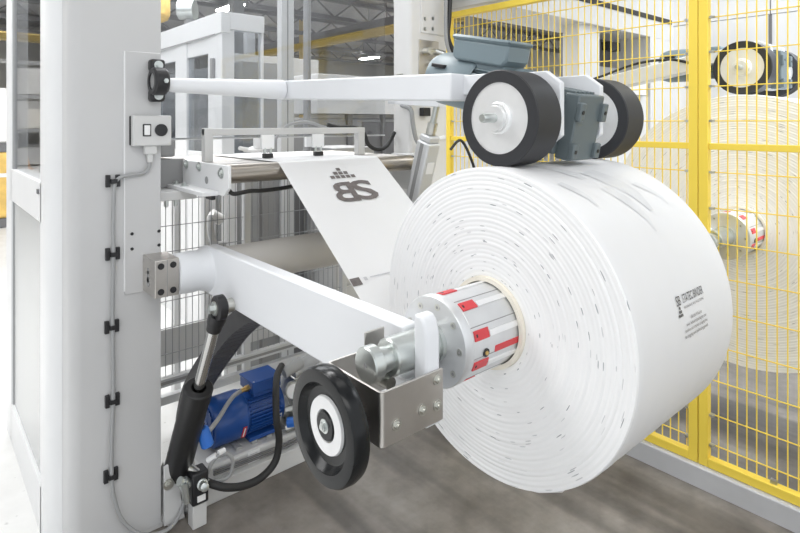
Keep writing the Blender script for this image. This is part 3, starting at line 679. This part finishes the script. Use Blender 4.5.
t = thing('drag_chain', 'dark grey drag chain curving down from the lifting arm behind the hydraulic cylinder', 'cable chain', (1.03, 2.3, .5))
import bisect
pts = [Vector((0, y, z)) for y, z in ((1.84, 1.03), (2.0, .975), (2.15, .90), (2.30, .80), (2.45, .67), (2.60, .53), (2.74, .38), (2.83, .20), (2.85, .045))]
Q = []
for i in range(len(pts)-1):
    a = pts[max(i-1,0)]; b_ = pts[i]; c_ = pts[i+1]; e_ = pts[min(i+2,len(pts)-1)]
    for k in range(4):
        s_ = k/4; Q.append(.5*((2*b_)+(c_-a)*s_+(2*a-5*b_+4*c_-e_)*s_*s_+(3*b_-a-3*c_+e_)*s_**3))
Q.append(pts[-1])
for p, p2 in zip(Q, Q[1:]):
    dd = (p2-p); l = dd.length; dd.normalize(); ang = math.atan2(dd.z, dd.y)
    R = Matrix.Translation((1.063, (p.y+p2.y)/2, (p.z+p2.z)/2)) @ Matrix.Rotation(ang, 4, 'X')
    lk = MB(); h = l/2+.004
    lk.box(-.056, -.045, -h, h, -.04, .04); lk.box(.045, .056, -h, h, -.04, .04); lk.box(-.046, .046, -h*.8, h*.8, .030, .037); lk.box(-.046, .046, -h*.8, h*.8, -.037, -.030)
    lk.build('link', 'chain', t, .003, xf=R)

t = thing('clevis_bracket', 'white clevis bracket on the floor beside the upright, holding the hydraulic cylinder foot', 'bracket', (.86, 2.45, 0))
for x0, x1 in ((.815, .83), (.915, .93)):
    MB().prism([(2.41, .0), (2.405, .03), (2.40, .21), (2.425, .24), (2.48, .24), (2.60, .09), (2.60, 0)], 'x', x0, x1).build('cheek', 'lightgrey', t, .003)
for k in range(3):
    box('web_rib', 'lightgrey', t, .83+.03*k, .842+.03*k, 2.44, 2.56, .0, .12-.02*k, bevel=.002)
box('sole', 'lightgrey', t, .80, 1.0, 2.44, 2.66, 0, .015)
MB().prism([(.793, .02), (.793, .265), (.82, .275), (.842, .25), (.88, .02)], 'y', 2.392, 2.404).build('front_plate', 'lightgrey', t, .003)
bolt(t, (.812, 2.392, .19), (0,-1,0), .015, .012, m='zinc')

t = thing('power_unit_base', 'long pale grey skid and oil tank on the floor under the blue motor', 'base', (1.4, 2.6, 0))
box('skid_rail', 'lightgrey', t, .95, 2.1, 2.425, 2.46, .0, .085)
box('skid_rail', 'lightgrey', t, .95, 2.1, 2.80, 2.83, .0, .08)
box('tank', 'lightgrey', t, .98, 1.95, 2.462, 2.77, .02, .145, bevel=.012)
MB().box(1.20, 1.26, 2.4585, 2.463, .085, .138).build('sticker', 'label', t)
for k in range(3): MB().box(1.21, 1.247-.006*k, 2.457, 2.459, .125-.014*k, .128-.014*k).build('printed_line', 'inklight', t)
for k in range(8): box('foot_block', 'midgrey', t, 1.08+.08*k, 1.11+.08*k, 2.50, 2.66, .145, .158, bevel=.002)
b = MB()
for dz in (.0, .016): b.tube([(1.03, 2.452, .11+dz), (1.2, 2.448, .105+dz), (1.4, 2.448, .10+dz), (1.6, 2.45, .115+dz), (1.75, 2.45, .14+dz)], .0055, 8)
tag(b.build('cable_loom', 'darkgrey'), 'pair of dark cables running along the front of the grey skid', 'cables')

t = thing('electric_motor', 'blue electric motor lying on the grey tank', 'motor', (1.3, 2.6, .18))
yM, zM = 2.60, .268
b = MB(); b.lathe((1.23, yM, zM), (1,0,0), [(0,0),(0,.108),(.01,.112),(.03,.112),(.035,.104),(.22,.104),(.225,.112),(.25,.112),(.26,.09),(.26,0)], 40)
for k in range(34):
    a = 2*PI*k/34; u = Vector((0, math.cos(a), math.sin(a))); v = Vector((0, -math.sin(a), math.cos(a)))
    if u.z > .82: continue
    c_ = Vector((0, yM, zM))+u*.108
    b.prism([((c_+u*s1*.014+v*s2*.0026).y, (c_+u*s1*.014+v*s2*.0026).z) for s1, s2 in ((-1,-1),(1,-1),(1,1),(-1,1))], 'x', 1.27, 1.455)
b.build('finned_body', 'blue', t)
fc = MB().lathe((1.055, yM, zM), (1,0,0), [(.02,0),(.02,.10),(0,.108),(.006,.122),(.022,.130),(.185,.130),(.195,.126),(.195,0)], 48).build('fan_cover', 'blue', t)
g = MB()
for k in range(-5, 6):
    h = math.sqrt(max(0, .098**2-(k*.0175)**2)); g.box(1.052, 1.078, yM+k*.0175-.0055, yM+k*.0175+.0055, zM-h, zM+h)
g.build('fan_grille', 'blue', fc)
cyl('grille_hub', 'blue', fc, (1.050, yM, zM), (1.08, yM, zM), .03, 24)
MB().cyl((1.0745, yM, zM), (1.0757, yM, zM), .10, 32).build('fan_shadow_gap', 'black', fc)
MB().prism([(-.004,-.038),(.018,-.038),(.018,.038),(-.004,.038)], 'y', -.0015, .0015).build('red_badge', 'red', fc, xf=Matrix.Translation((1.215, yM, zM)) @ Matrix.Rotation(math.radians(24), 4, 'X') @ Matrix.Translation((0, -.1315, 0)))
MB().prism([(.002,-.030),(.008,-.030),(.012,.03),(.004,.030)], 'y', -.002, .002).build('badge_mark', 'label', fc, xf=Matrix.Translation((1.215, yM, zM)) @ Matrix.Rotation(math.radians(24), 4, 'X') @ Matrix.Translation((0, -.1318, 0)))
bolt(t, (1.238, yM-.112*math.cos(.05), zM+.01), (0,-1,0), .008, .008)
box('foot', 'blue', t, 1.26, 1.46, yM-.11, yM+.11, .138, .16)
box('terminal_box_base', 'blue', t, 1.30, 1.455, yM-.075, yM+.06, .358, .393, bevel=.004)
tb = box('terminal_box', 'blue', t, 1.285, 1.465, yM-.095, yM+.07, .388, .448, bevel=.006)
box('terminal_lid', 'blue', tb, 1.282, 1.468, yM-.098, yM+.073, .446, .457, bevel=.003)
for x in (1.295, 1.455): cyl('lid_screw', 'zinc', tb, (x, yM-.088, .456), (x, yM-.088, .460), .005, 10)
gl = MB(); gl.cyl((1.285, yM-.05, .418), (1.26, yM-.05, .416), .017, 6); gl.cyl((1.26, yM-.05, .416), (1.235, yM-.05, .413), .013, 14); gl.build('cable_gland', 'brass', tb)
bpy.context.view_layer.update()
for o in [x for x in S.objects if x.parent == t or (x.parent and x.parent.parent == t)]:      # overall size of the motor
    o.data.transform(Matrix.Translation((1.055, yM, zM)) @ Matrix.Scale(.86, 4) @ Matrix.Translation((-1.055, -yM, -zM)))
tag(MB().tube([(1.212, yM-.043, .393), (1.17, yM-.06, .392), (1.11, yM-.11, .385), (1.05, yM-.17, .375), (.99, yM-.22, .365), (.955, yM-.24, .36)], .010, 10).build('motor_lead', 'midgrey'), 'grey lead from the blue motor terminal box to the blue plug', 'cable')
t = thing('hose_plug', 'bright blue plug at the side of the hydraulic cylinder, by the motor fan', 'plug', (.95, 2.36, .31))
MB().lathe((.935, 2.345, .395), Vector((.25,-.2,-1)), [(-.005,0),(-.005,.02),(0,.025),(.012,.027),(.072,.027),(.077,.023),(.077,0)], 24).build('cap', 'blueplug', t)
cyl('elbow', 'black', t, (.89, 2.375, .42), (.938, 2.347, .397), .021, 16)

# valve block with fittings on the skid
t = thing('valve_block', 'black valve block with silver fittings at the foot of the hydraulic cylinder', 'valve', (.95, 2.40, .1))
MB().box(.925, .995, 2.33, 2.40, .10, .235).build('block', 'black', t, .008)
MB().prism([(.93, .0), (.99, .0), (.99, .10), (.93, .10)], 'y', 2.34, 2.395).build('bracket', 'lightgrey', t, .003)
MB().lathe((.965, 2.33, .185), (-.15,-1,.25), [(-.01,0),(-.01,.022),(.012,.022),(.014,.017),(.05,.017),(.052,.014),(.052,0)], 20).build('plunger', 'bright', t)
f = MB(); f.cyl((.925, 2.36, .19), (.88, 2.355, .22), .018, 14); f.cyl((.90, 2.352, .205), (.895, 2.352, .209), .024, 14); f.cyl((.895, 2.34, .215), (.905, 2.34, .13), .015, 14); f.build('fitting', 'bright', t)
MB().tube([(1.0, 2.36, .20), (1.02, 2.34, .26), (1.07, 2.34, .27), (1.105, 2.34, .22), (1.09, 2.35, .155), (1.04, 2.36, .15), (1.0, 2.36, .17)], .008, 8).build('coiled_lead', 'midgrey', t)
box('nameplate', 'label', t, .945, .98, 2.327, 2.331, .115, .14, bevel=.001)
f = MB(); f.cyl((1.0, 2.36, .255), (1.03, 2.34, .275), .012, 12); f.cyl((1.04, 2.34, .28), (1.07, 2.345, .28), .012, 12); f.build('white_plug', 'label', t)
t.location = Vector(t.location)+Vector((-.045, -.02, 0))
tag(MB().tube([(.955, 2.35, .16), (.98, 2.32, .150), (1.025, 2.30, .130), (1.10, 2.30, .105), (1.185, 2.30, .105), (1.255, 2.30, .150), (1.275, 2.30, .24), (1.262, 2.30, .34), (1.275, 2.33, .43), (1.33, 2.42, .475), (1.40, 2.50, .48)], .0165, 12).build('hydraulic_hose', 'hose'), 'thick black hydraulic hose looping in front of the blue motor', 'hose')

t = thing('hydraulic_pump', 'metal hydraulic pump block with gauge and fittings between the blue motor and the guide wheel', 'pump', (1.6, 2.58, .2))
MB().lathe((1.475, yM, zM), (1,0,0), [(0,0),(0,.075),(.03,.075),(.035,.055),(.09,.055),(.09,0)], 32).build('bell_housing', 'aluflange', t)
box('manifold', 'zinc', t, 1.56, 1.70, 2.50, 2.66, .20, .44, bevel=.006)
g = MB().lathe((1.535, 2.46, .40), (-.4,-1,.1), [(-.03,0),(-.03,.04),(.0,.043),(.004,.038),(.004,0)], 32).build('gauge', 'zinc', t)
MB().lathe((1.5335, 2.4555, .4005), (-.4,-1,.1), [(0,0),(0,.035),(.001,.035),(.001,0)], 28).build('gauge_dial', 'label', g)
cyl('solenoid', 'midgrey', t, (1.56, 2.52, .465), (1.70, 2.52, .50), .035, 20)
cyl('solenoid', 'midgrey', t, (1.50, 2.50, .485), (1.60, 2.50, .51), .028, 20)
cyl('blue_cap', 'blueplug', t, (1.50, 2.46, .255), (1.53, 2.43, .262), .024, 18)
for z, y in ((.24, 2.44), (.30, 2.46), (.21, 2.46)): cyl('fitting', 'zinc', t, (1.52, y+.05, z-.01), (1.585, y, z+.01), .018, 6)
for k, m_ in enumerate(('brass', 'zinc', 'brass')): MB().tube([(1.56+.03*k, 2.48, .25-.02*k), (1.60+.02*k, 2.45, .20-.02*k), (1.66, 2.46, .17-.015*k), (1.72, 2.48, .2)], .006, 8).build('pipe', m_, t)

t.location = Vector(t.location)+Vector((-.10, -.02, -.035))

# ------------------------------------------------------------------ yellow fence on its kerb
XF = 2.80
k = MB().prism([(2.757, 0), (2.757, .092), (2.762, .098), (2.86, .098), (2.86, 0)], 'x', 0, 1)
k = MB().prism([(2.757, 0), (2.757, .092), (2.763, .098), (2.86, .098), (2.86, 0)], 'y', -1.2, 2.76).build('floor_rail', 'kerb')
tag(k, 'long grey floor rail under the yellow fence', 'floor rail')
ZH = [.20, .34, .50, .66, .82, .98, 1.14, 1.30, 1.467, 1.705, 1.866, 2.026, 2.187, 2.34]
def fence(label, y0, y1, ztop, clipside):
    t = thing('mesh_fence', label, 'fence', (XF, (y0+y1)/2, .1))
    box('upright_tube', 'yellow', t, XF-.02, XF+.02, y0, y0+.042, .10, ztop, bevel=.003)
    box('upright_tube', 'yellow', t, XF-.02, XF+.02, y1-.042, y1, .10, ztop, bevel=.003)
    box('top_rail', 'yellow', t, XF-.02, XF+.02, y0+.042, y1-.042, ztop-.04, ztop, bevel=.003)
    box('bottom_rail', 'yellow', t, XF-.02, XF+.02, y0+.042, y1-.042, .10, .142, bevel=.003)
    box('middle_rail', 'yellow', t, XF-.012, XF+.012, y0+.042, y1-.042, 1.572, 1.602, bevel=.002)
    b = MB(); y = y0+.042+.02
    while y < y1-.045:
        b.cyl((XF+.016, y, .13), (XF+.016, y, ztop-.02), .0029, 6); y += .0388
    for z in ZH:
        if z < ztop-.05: b.cyl((XF+.010, y0+.01, z), (XF+.010, y1-.01, z), .0029, 6)
    b.build('wire_mesh', 'yellow', t)
    for z in (.20, .34, .66, 1.30, 1.467, 1.705, 1.866, 2.026, 2.187):
        for yy, s in (((y0+.042), 1), ((y1-.042), -1)):
            if (s == 1) not in clipside and (s == -1) not in clipside: continue
            b = MB(); b.box(XF-.008, XF+.012, min(yy, yy+s*.022), max(yy, yy+s*.022), z-.005, z+.005); b.cyl((XF-.014, yy+s*.013, z), (XF-.006, yy+s*.013, z), .007, 8)
            b.build('mesh_clip', 'zinc', t)
    for yy in (y0+.24, (y0+y1)/2, y1-.3):
        b = MB(); b.box(XF-.008, XF+.012, yy-.012, yy+.012, .138, .158); b.build('mesh_clip', 'zinc', t)
    return t
fence('yellow mesh fence behind the near roll, left of the double yellow post', 1.058, 2.70, 2.45, (True, False))
fence('yellow mesh fence right of the double yellow post, in front of the far roll', -1.1, 1.055, 2.45, (True, False))
t = thing('fence_post', 'yellow fence post beside the warm grey upright', 'post', (XF, 2.72, 0))
box('tube', 'yellow', t, XF-.02, XF+.02, 2.702, 2.742, .10, 2.45, bevel=.003)
box('cap_plate', 'yellow', t, XF-.02, XF+.02, 2.702, 2.742, 2.45, 2.456, bevel=.001)
t = thing('header_beam', 'pale header beam above the yellow fence', 'beam', (2.84, 2.1, 2.7))
box('beam', 'lightgrey', t, 2.79, 2.90, 1.1, 2.76, 2.47, 2.78)

# ------------------------------------------------------------------ second line behind the fence: the same machine again, with a bigger roll
DX = 2.0
r2 = roll('bigger white roll behind the yellow fence', .70, 3.222, 3.80)
c2 = dup(chuck1, (DX,0,0)); c2['label'] = 'roll chuck with red keys seen through the yellow fence'
a2 = dup(arm1, (DX,0,0)); a2.rotation_euler = (math.radians(-11.8), 0, 0)
for o in [x for x in S.objects if x.name.split('.')[0] in ('terminal_box', 'terminal_lid') and x.parent and x.parent.parent == a2]: bpy.data.objects.remove(o)
a2['label'] = 'press arm with two black wheels on the far roll, seen through the yellow fence'
l2 = lifting_arm('white lifting arm holding the far roll behind the yellow fence', full=False); l2.location = Vector(l2.location)+Vector((DX,0,0))
t = thing('machine_upright', 'pale upright of the far machine seen through the yellow mesh, right of the hall view', 'machine post', (4.4, 2.6, 0))
box('body', 'warmgrey', t, 4.22, 4.55, YC+.12, 2.70, 0, 3.3)
t = thing('far_enclosure', 'pale enclosure of the far machine with dark slot and dark opening, behind the yellow mesh', 'machine enclosure', (5.2, 2.6, 0))
box('header', 'warmgrey', t, 2.52, 5.95, 2.50, 2.95, 2.53, 3.1)
box('side_panel', 'warmgrey', t, 5.43, 5.95, 2.50, 2.95, 0, 2.53)
box('lower_panel', 'warmgrey', t, 4.56, 5.43, 2.52, 2.60, 0, 1.95)
box('slot', 'black', t, 3.95, 5.9, 2.494, 2.51, 2.70, 2.745, bevel=0)
box('opening_back', 'darkgrey', t, 4.56, 5.43, 2.90, 2.94, 1.9, 2.53, bevel=0)
box('opening_unit', 'midgrey', t, 4.7, 5.35, 2.70, 2.88, 2.08, 2.22)
box('opening_unit', 'black', t, 4.95, 5.15, 2.66, 2.75, 2.38, 2.46)
t = thing('filling_machine', 'white machine body far behind the yellow mesh, below the hall view', 'machine', (3.9, 3.6, 0))
box('body', 'white', t, 3.5, 4.3, 3.4, 3.9, 0, 1.98)
b = MB(); b.prism([(4.62, 1.955), (5.3, 1.955), (5.38, 2.22), (5.15, 2.16), (4.9, 2.10), (4.65, 2.12)], 'y', 2.48, 2.52)
tag(b.build('film_sheet', 'wrapwhite'), 'crumpled white film draped below the dark opening', 'film')
tag(MB().tube([(3.31, 1.25, 2.01), (3.33, 1.40, 2.06), (3.36, 1.62, 2.06), (3.42, 1.9, 2.0), (3.44, 2.2, 1.93)], .008, 8).build('motor_hose', 'black'), 'dark hose bundle along the top of the far press arm', 'hose')
# white partition on the right
t = thing('white_partition', 'tall plain white partition panels behind the far roll', 'partition', (7.0, 1.5, 0))
for y0, y1 in ((-3.0, -.9), (-.9, .52), (.52, 1.92), (1.925, 4.2)): box('partition_panel', 'white', t, 7.0, 7.06, y0+.006, y1-.006, 0, 2.86); box('upper_panel', 'white', t, 7.01, 7.06, y0+.003, y1-.003, 2.87, 4.6)
box('dark_joint', 'darkgrey', t, 6.992, 7.0, 1.905, 1.935, 0, 2.86, bevel=0)
tag(box('white_cabinet', 'white', None, 7.3, 7.9, 2.6, 3.9, 0, 4.3), 'white cabinet standing behind the partition, near the double fence post', 'cabinet')

# ------------------------------------------------------------------ guard glass and the glazed enclosure behind the machine
t = thing('guard_glass', 'large clear guard pane between the two uprights', 'glass pane', (1.5, 2.66, 1.55))
MB().box(.80, 2.2, 2.655, 2.661, 1.62, 3.3).build('pane', 'glass', t)
MB().prism([(2.655, 1.615), (2.662, 1.615), (2.662, 1.625), (2.655, 1.625)], 'x', .8, 2.2).build('edge_strip', 'profile', t)

t = thing('glazed_enclosure', 'white framed enclosure with windows behind the guard pane', 'enclosure', (2.0, 5.0, 0))
X0, Y0 = 1.76, 4.04
box('corner_post', 'white', t, X0, X0+.10, Y0, Y0+.10, 0, 2.40)
box('header', 'white', t, X0-.01, X0+.06, Y0-.01, 8.5, 2.37, 2.53)
box('front_header', 'white', t, X0+.06, 2.105, Y0-.01, Y0+.06, 2.40, 2.53)
MB().box(X0-.013, X0-.009, Y0+.1, 8.4, 2.366, 2.374).build('header_seam', 'graphite', t)
for y0, y1 in ((4.14, 4.30), (4.76, 5.02), (5.55, 5.8), (6.5, 6.75), (7.6, 7.9)): box('side_post', 'white', t, X0, X0+.07, y0, y1, 0, 2.38)
for y0, y1 in ((4.30, 4.76), (5.02, 5.55), (5.8, 6.5), (6.75, 7.6)):
    box('side_panel', 'white', t, X0+.01, X0+.05, y0, y1, 0, 1.46)
    box('side_crown', 'white', t, X0+.01, X0+.05, y0, y1, 2.24, 2.38)
    MB().box(X0+.02, X0+.026, y0, y1, 1.46, 2.24).build('side_window', 'glassdark', t)
box('front_post', 'white', t, 2.085, 2.105, Y0, Y0+.06, 0, 2.40)
box('front_panel', 'white', t, X0+.10, 2.09, Y0+.01, Y0+.05, 0, 1.46)
MB().box(X0+.10, 2.09, Y0+.02, Y0+.026, 1.46, 2.40).build('front_window', 'glassdark', t)
MB().box(1.90, 1.95, 4.3, 8.2, 2.40, 2.43).build('added_glow_strip', 'addedglow', t)  # glowing strip added to lift the otherwise dark windows
box('door_handle', 'graphite', t, X0-.03, X0, 4.16, 4.20, 2.02, 2.19, bevel=.006)
for y in (4.3, 5.7, 7.1): box('inner_unit', 'midgrey', t, 2.05, 2.5, y, y+1.2, 0, 2.2)

t = thing('guard_mesh', 'grey wire guard mesh behind the lifting arm, on two aluminium bottom rails', 'mesh guard', (1.5, 3.1, 0))
b = MB(); x = .82
while x < 2.19: b.cyl((x, 3.1, .30), (x, 3.1, 1.42), .0022, 6); x += .036
for z in (.45, .59, .735, .87, 1.0, 1.14, 1.28, 1.41): b.cyl((.80, 3.095, z), (2.2, 3.095, z), .0024, 6)
b.build('wire_mesh', 'wire', t)
box('rail', 'profile', t, .78, 2.6, 3.07, 3.11, .285, .33); box('rail', 'profile', t, .78, 2.6, 3.07, 3.11, .19, .235)
box('rail_groove', 'graphite', t, .78, 2.6, 3.068, 3.071, .30, .315, bevel=0)
for x in (.80, 1.5, 2.2): box('post', 'profile', t, x-.02, x+.02, 3.08, 3.12, 0, 1.44)
box('kick_plate', 'lightgrey', t, .80, 2.6, 3.16, 3.17, .36, .56, bevel=0)

# slim uprights of white and aluminium seen through the mesh
labs = ['narrow white upright seen through the grey mesh next to the control box upright', 'slim grey upright through the mesh, second from the control box upright', 'narrow white upright through the mesh above the arm pivot',
        'thin grey upright through the mesh above the arm root', 'broad white upright through the mesh under the steel roller end', 'broad mid grey upright through the mesh below the sagging cable',
        'darker grey upright through the mesh left of the film web', 'thin white upright close to the film web edge, through the mesh', 'black upright right at the film web edge, through the mesh']
for (x0, x1, m_), lb in zip(((1.215, 1.255, 'white'), (1.40, 1.43, 'profile'), (1.44, 1.475, 'white'), (1.495, 1.515, 'midgrey'), (1.555, 1.62, 'white'), (1.64, 1.78, 'midgrey'), (1.80, 1.95, 'graphite'), (1.965, 2.0, 'white'), (2.03, 2.13, 'darkgrey')), labs):
    t = thing('frame_upright', lb, 'upright', ((x0+x1)/2, 3.5, 0), 'frame uprights behind the grey mesh')
    box('profile_bar', m_, t, x0, x1, 3.48, 3.54, 0, 1.45)
    box('base_foot', 'midgrey', t, x0-.01, x1+.01, 3.47, 3.55, 0, .02)
t = thing('hanging_hose', 'short white hose bend hanging behind the mesh above the arm pivot', 'hose', (1.3, 3.2, 1.1))
MB().tube([(1.30, 3.125, 1.17), (1.295, 3.125, 1.08), (1.32, 3.125, 1.00), (1.38, 3.125, .99)], .020, 12).build('hose_bend', 'lightgrey', t)
MB().cyl((1.30, 3.135, 1.17), (1.36, 3.135, 1.13), .033, 16).build('hose_socket', 'wrapwhite', t)

# tall aluminium post and its neighbour behind the pane
for x0, x1, y, m_, lb in ((1.93, 2.03, 3.45, 'profile', 'tall aluminium post behind the guard pane beside the glazed enclosure'), (2.14, 2.17, 3.45, 'midgrey', 'thin grey post behind the guard pane, beside the tall aluminium post')):
    t = thing('tall_post', lb, 'post', (x0, y, 0)); box('post_bar', m_, t, x0, x1, y, y+.06, 0, 3.6); box('post_groove', 'graphite', t, (x0+x1)/2-.004, (x0+x1)/2+.004, y-.002, y+.001, 0, 3.6, bevel=0)

# machine units in the middle distance behind the crossbar
def unit(name, label, cat, m, dims, extra=()):
    x0, x1, y0, y1, z1 = dims; t = thing(name, label, cat, ((x0+x1)/2, (y0+y1)/2, 0))
    box('body', m, t, x0, x1, y0, y1, 0, z1, bevel=.02)
    for nm, mm, a in extra: box(nm, mm, t, *a, bevel=.005)
    return t
unit('sealing_unit', 'light grey machine unit behind the film table, under the press arm', 'machine', 'midgrey', (2.6, 4.1, 4.6, 5.2, 1.74), [('hood', 'lightgrey', (2.9, 4.1, 4.5, 5.2, 1.78, 2.16)), ('panel', 'graphite', (2.62, 3.4, 4.59, 4.61, 1.0, 1.68)), ('dark_bay', 'darkgrey', (3.5, 4.0, 4.59, 4.61, 1.3, 1.7)), ('strut', 'darkgrey', (3.3, 3.36, 4.56, 4.62, .5, 1.78)), ('strut', 'darkgrey', (3.75, 3.79, 4.56, 4.62, .5, 1.78))])
t = unit('winder_unit', 'grey machine unit with a round drum beyond the glazed enclosure', 'machine', 'midgrey', (2.9, 3.9, 7.0, 8.0, 1.9), [('mast', 'midgrey', (3.5, 3.62, 7.2, 7.32, 1.9, 3.0)), ('ledge', 'hallwall', (2.9, 4.5, 6.95, 7.05, 2.3, 2.6))])
MB().lathe((3.0, 6.98, 2.12), (0,-1,0), [(0,0),(0,.25),(.1,.25),(.1,.10),(.06,0)], 32).build('drum', 'graphite', t)
unit('film_store', 'pale boxy unit low behind the film table', 'machine', 'lightgrey', (2.2, 2.55, 3.2, 3.6, 1.45), [('lid', 'midgrey', (2.2, 2.55, 3.2, 3.6, 1.45, 1.52))])
unit('conveyor', 'low light grey conveyor beyond the grey mesh', 'conveyor', 'lightgrey', (2.3, 6.5, 5.8, 6.8, .8))

# ------------------------------------------------------------------ the hall beyond: crane, lamps, pillars, racks, packed goods
t = thing('crane_girder', 'yellow crane girder high across the hall behind the guard pane', 'crane', (12, 15, 4.6))
box('girder', 'craneyellow', t, 11.9, 12.1, 2, 29, 4.62, 4.84); box('flange', 'craneyellow', t, 11.8, 12.2, 2, 29, 4.84, 4.88); box('rail_web', 'truss', t, 11.98, 12.02, 2, 29, 4.88, 5.2)  # girder, flange and the dark web plate above it
t = thing('crane_girder', 'yellow crane girder at the far left of the hall', 'crane', (0, 15, 4)); box('girder', 'craneyellow', t, -12, 2.6, 16.0, 16.4, 3.66, 3.78); box('flange', 'craneyellow', t, -12, 2.6, 15.9, 16.5, 3.78, 3.82)
for i, (x, y) in enumerate(((6.5, 14.0), (12.0, 19.6), (12.0, 10.6), (12, 25), (1.5, 21), (-4, 21))):
    lb = ['grey hall pillar behind the drum unit', 'pillar under the yellow crane girder, behind the guard pane', 'nearest pillar under the yellow crane girder', 'far pillar under the yellow crane girder', 'hall pillar behind the glazed enclosure', 'hall pillar seen through the left cabinet window'][i]
    t = thing('hall_pillar', lb, 'pillar', (x, y, 0), 'hall pillars'); box('shaft', 'craneyellow' if x == 12 and i == 1 else 'midgrey', t, x-.15, x+.15, y-.15, y+.15, 0, 6); box('base_plate', 'midgrey', t, x-.25, x+.25, y-.25, y+.25, 0, .03)
for i in range(6):
    y = 9+3.5*i
    t = thing('roof_truss', 'dark roof truss spanning the hall, %s from the machine' % ['first', 'second', 'third', 'fourth', 'fifth', 'sixth'][i], 'truss', (6, y, 5.6), 'roof trusses')
    box('bottom_chord', 'truss', t, -13.9, 25.9, y-.08, y+.08, 5.2, 5.34); box('top_chord', 'truss', t, -13.9, 25.9, y-.08, y+.08, 5.82, 5.95)
    b = MB()
    for k in range(26): b.tube([(-13+1.5*k, y, 5.3), (-12.25+1.5*k, y, 5.85), (-11.5+1.5*k, y, 5.3)], .035, 6, smooth=False)
    b.build('lattice', 'truss', t)
n = 0
for y in (14.5, 22):
    for x in (-9.5, -4, 1.5, 7, 12.5, 18):
        t = thing('hall_lamp', 'bright ceiling strip lamp high in the hall', 'lamp', (x, y+.9, 5.0), 'hall ceiling lamps')
        box('housing', 'midgrey', t, x-.16, x+.16, y+.3, y+1.7, 5.04, 5.12, bevel=.01); MB().box(x-.14, x+.14, y+.32, y+1.68, 5.0, 5.04).build('diffuser', 'lampwhite', t)
        for dy in (.5, 1.5): cyl('hanger', 'truss', t, (x, y+dy, 5.12), (x, y+dy, 6.0), .012, 8)
# packed goods at the far left
for x, y, m_, z0, h, lb in ((.66, 11.45, 'wrapyellow', .15, 1.22, 'yellow packed pallet load at the left edge of the hall'), (.66, 11.45, 'wrapwhite', 1.36, 2.25, 'white wrapped pallet load standing on the yellow one'), (-1.6, 12.4, 'wrapwhite', .15, 2.2, 'white wrapped pallet load farthest left')):
    t = thing('pallet_load', lb, 'pallet load', (x, y, z0-.15), 'packed pallet loads')
    box('load', m_, t, x-.53, x+.53, y-.5, y+.5, z0, h, bevel=.04); box('band', 'wrapwhite', t, x-.535, x+.535, y-.505, y+.505, z0+(h-z0)*.62, z0+(h-z0)*.68, bevel=0)
    for k in range(3): box('pallet_board', 'darkgrey', t, x-.53+.44*k, x-.36+.44*k, y-.5, y+.5, z0-.14, z0, bevel=0)
t = thing('traffic_cone', 'orange marker cone seen through the left cabinet window', 'cone', (3.04, 23.9, 0))
MB().lathe((3.04, 23.9, 0), (0,0,1), [(0,0),(0,.30),(.05,.30),(.06,.24),(.75,.07),(.77,0)], 24).build('cone_body', 'orange', t)
t = thing('rack', 'grey storage rack along the rear of the hall', 'rack', (3, 26, 0))
for x in (-11, -8, -5, -2, 1, 4, 7, 10, 13): box('rack_post', 'graphite', t, x-.06, x+.06, 25.5, 26.5, 0, 4.6, bevel=0)
for z in (1.3, 2.6, 3.9): box('rack_beam', 'midgrey', t, -11, 13, 25.5, 25.58, z, z+.14, bevel=0)
rb = random.Random(5); names = ['cream', 'grey', 'pale']
for z in (.05, 1.45, 2.75):
    for k in range(16):
        x = -10.6+1.5*k; h = .6+.5*rb.random()
        tag(box('stored_box', rb.choice(['wrapwhite', 'midgrey', 'hallwall', 'lightgrey', 'core']), None, x, x+1.1, 25.6, 26.4, z, z+h, bevel=.02), 'packed box stored on the grey rear rack', 'box', 'boxes on the rear rack')
t = thing('ladder', 'pale step ladder at the far left of the hall', 'ladder', (-.6, 14, 0))
for x in (-.78, -.42): MB().tube([(x, 13.8, 0), (x, 14.2, 3.2)], .035, 8, smooth=False).build('stile', 'lightgrey', t)
for k in range(9): MB().tube([(-.78, 13.84+.045*k, .35+.33*k), (-.42, 13.84+.045*k, .35+.33*k)], .02, 8).build('rung', 'lightgrey', t)
# things on and above the glazed enclosure
t = thing('signal_beacon', 'small red signal beacon on the enclosure roof beside the upright', 'beacon', (1.86, 6.3, 2.53))
cyl('stem', 'darkgrey', t, (1.86, 6.3, 2.53), (1.86, 6.3, 2.80), .03, 12); cyl('red_lens', 'redlamp', t, (1.86, 6.3, 2.80), (1.86, 6.3, 2.93), .05, 16); cyl('cap', 'darkgrey', t, (1.86, 6.3, 2.93), (1.86, 6.3, 3.02), .05, 16)
t = thing('orange_cover', 'orange machine cover above the glazed enclosure', 'cover', (3.1, 8.4, 0)); box('cover_shell', 'wrapyellow', t, 2.35, 2.88, 8.3, 8.8, 3.15, 3.75, bevel=.12); box('stand', 'midgrey', t, 2.55, 2.7, 8.45, 8.6, 0, 3.2)
t = thing('silver_drum', 'silver drum with dark rim beside the orange cover', 'drum', (3.9, 9, 0)); MB().lathe((2.90, 8.09, 3.30), (.75,-.66,0), [(0,0),(0,.14),(.22,.14),(.22,0)], 24).build('drum_shell', 'bright', t); box('stand', 'midgrey', t, 2.95, 3.05, 7.97, 8.07, 0, 3.2)
t = thing('signal_lamp', 'small green signal lamp seen through the guard pane', 'signal lamp', (5.09, 8.9, 0)); box('green_lens', 'greenlamp', t, 5.02, 5.16, 8.8, 8.86, 3.33, 3.42); box('pole', 'truss', t, 5.07, 5.11, 8.88, 8.92, 0, 3.4)
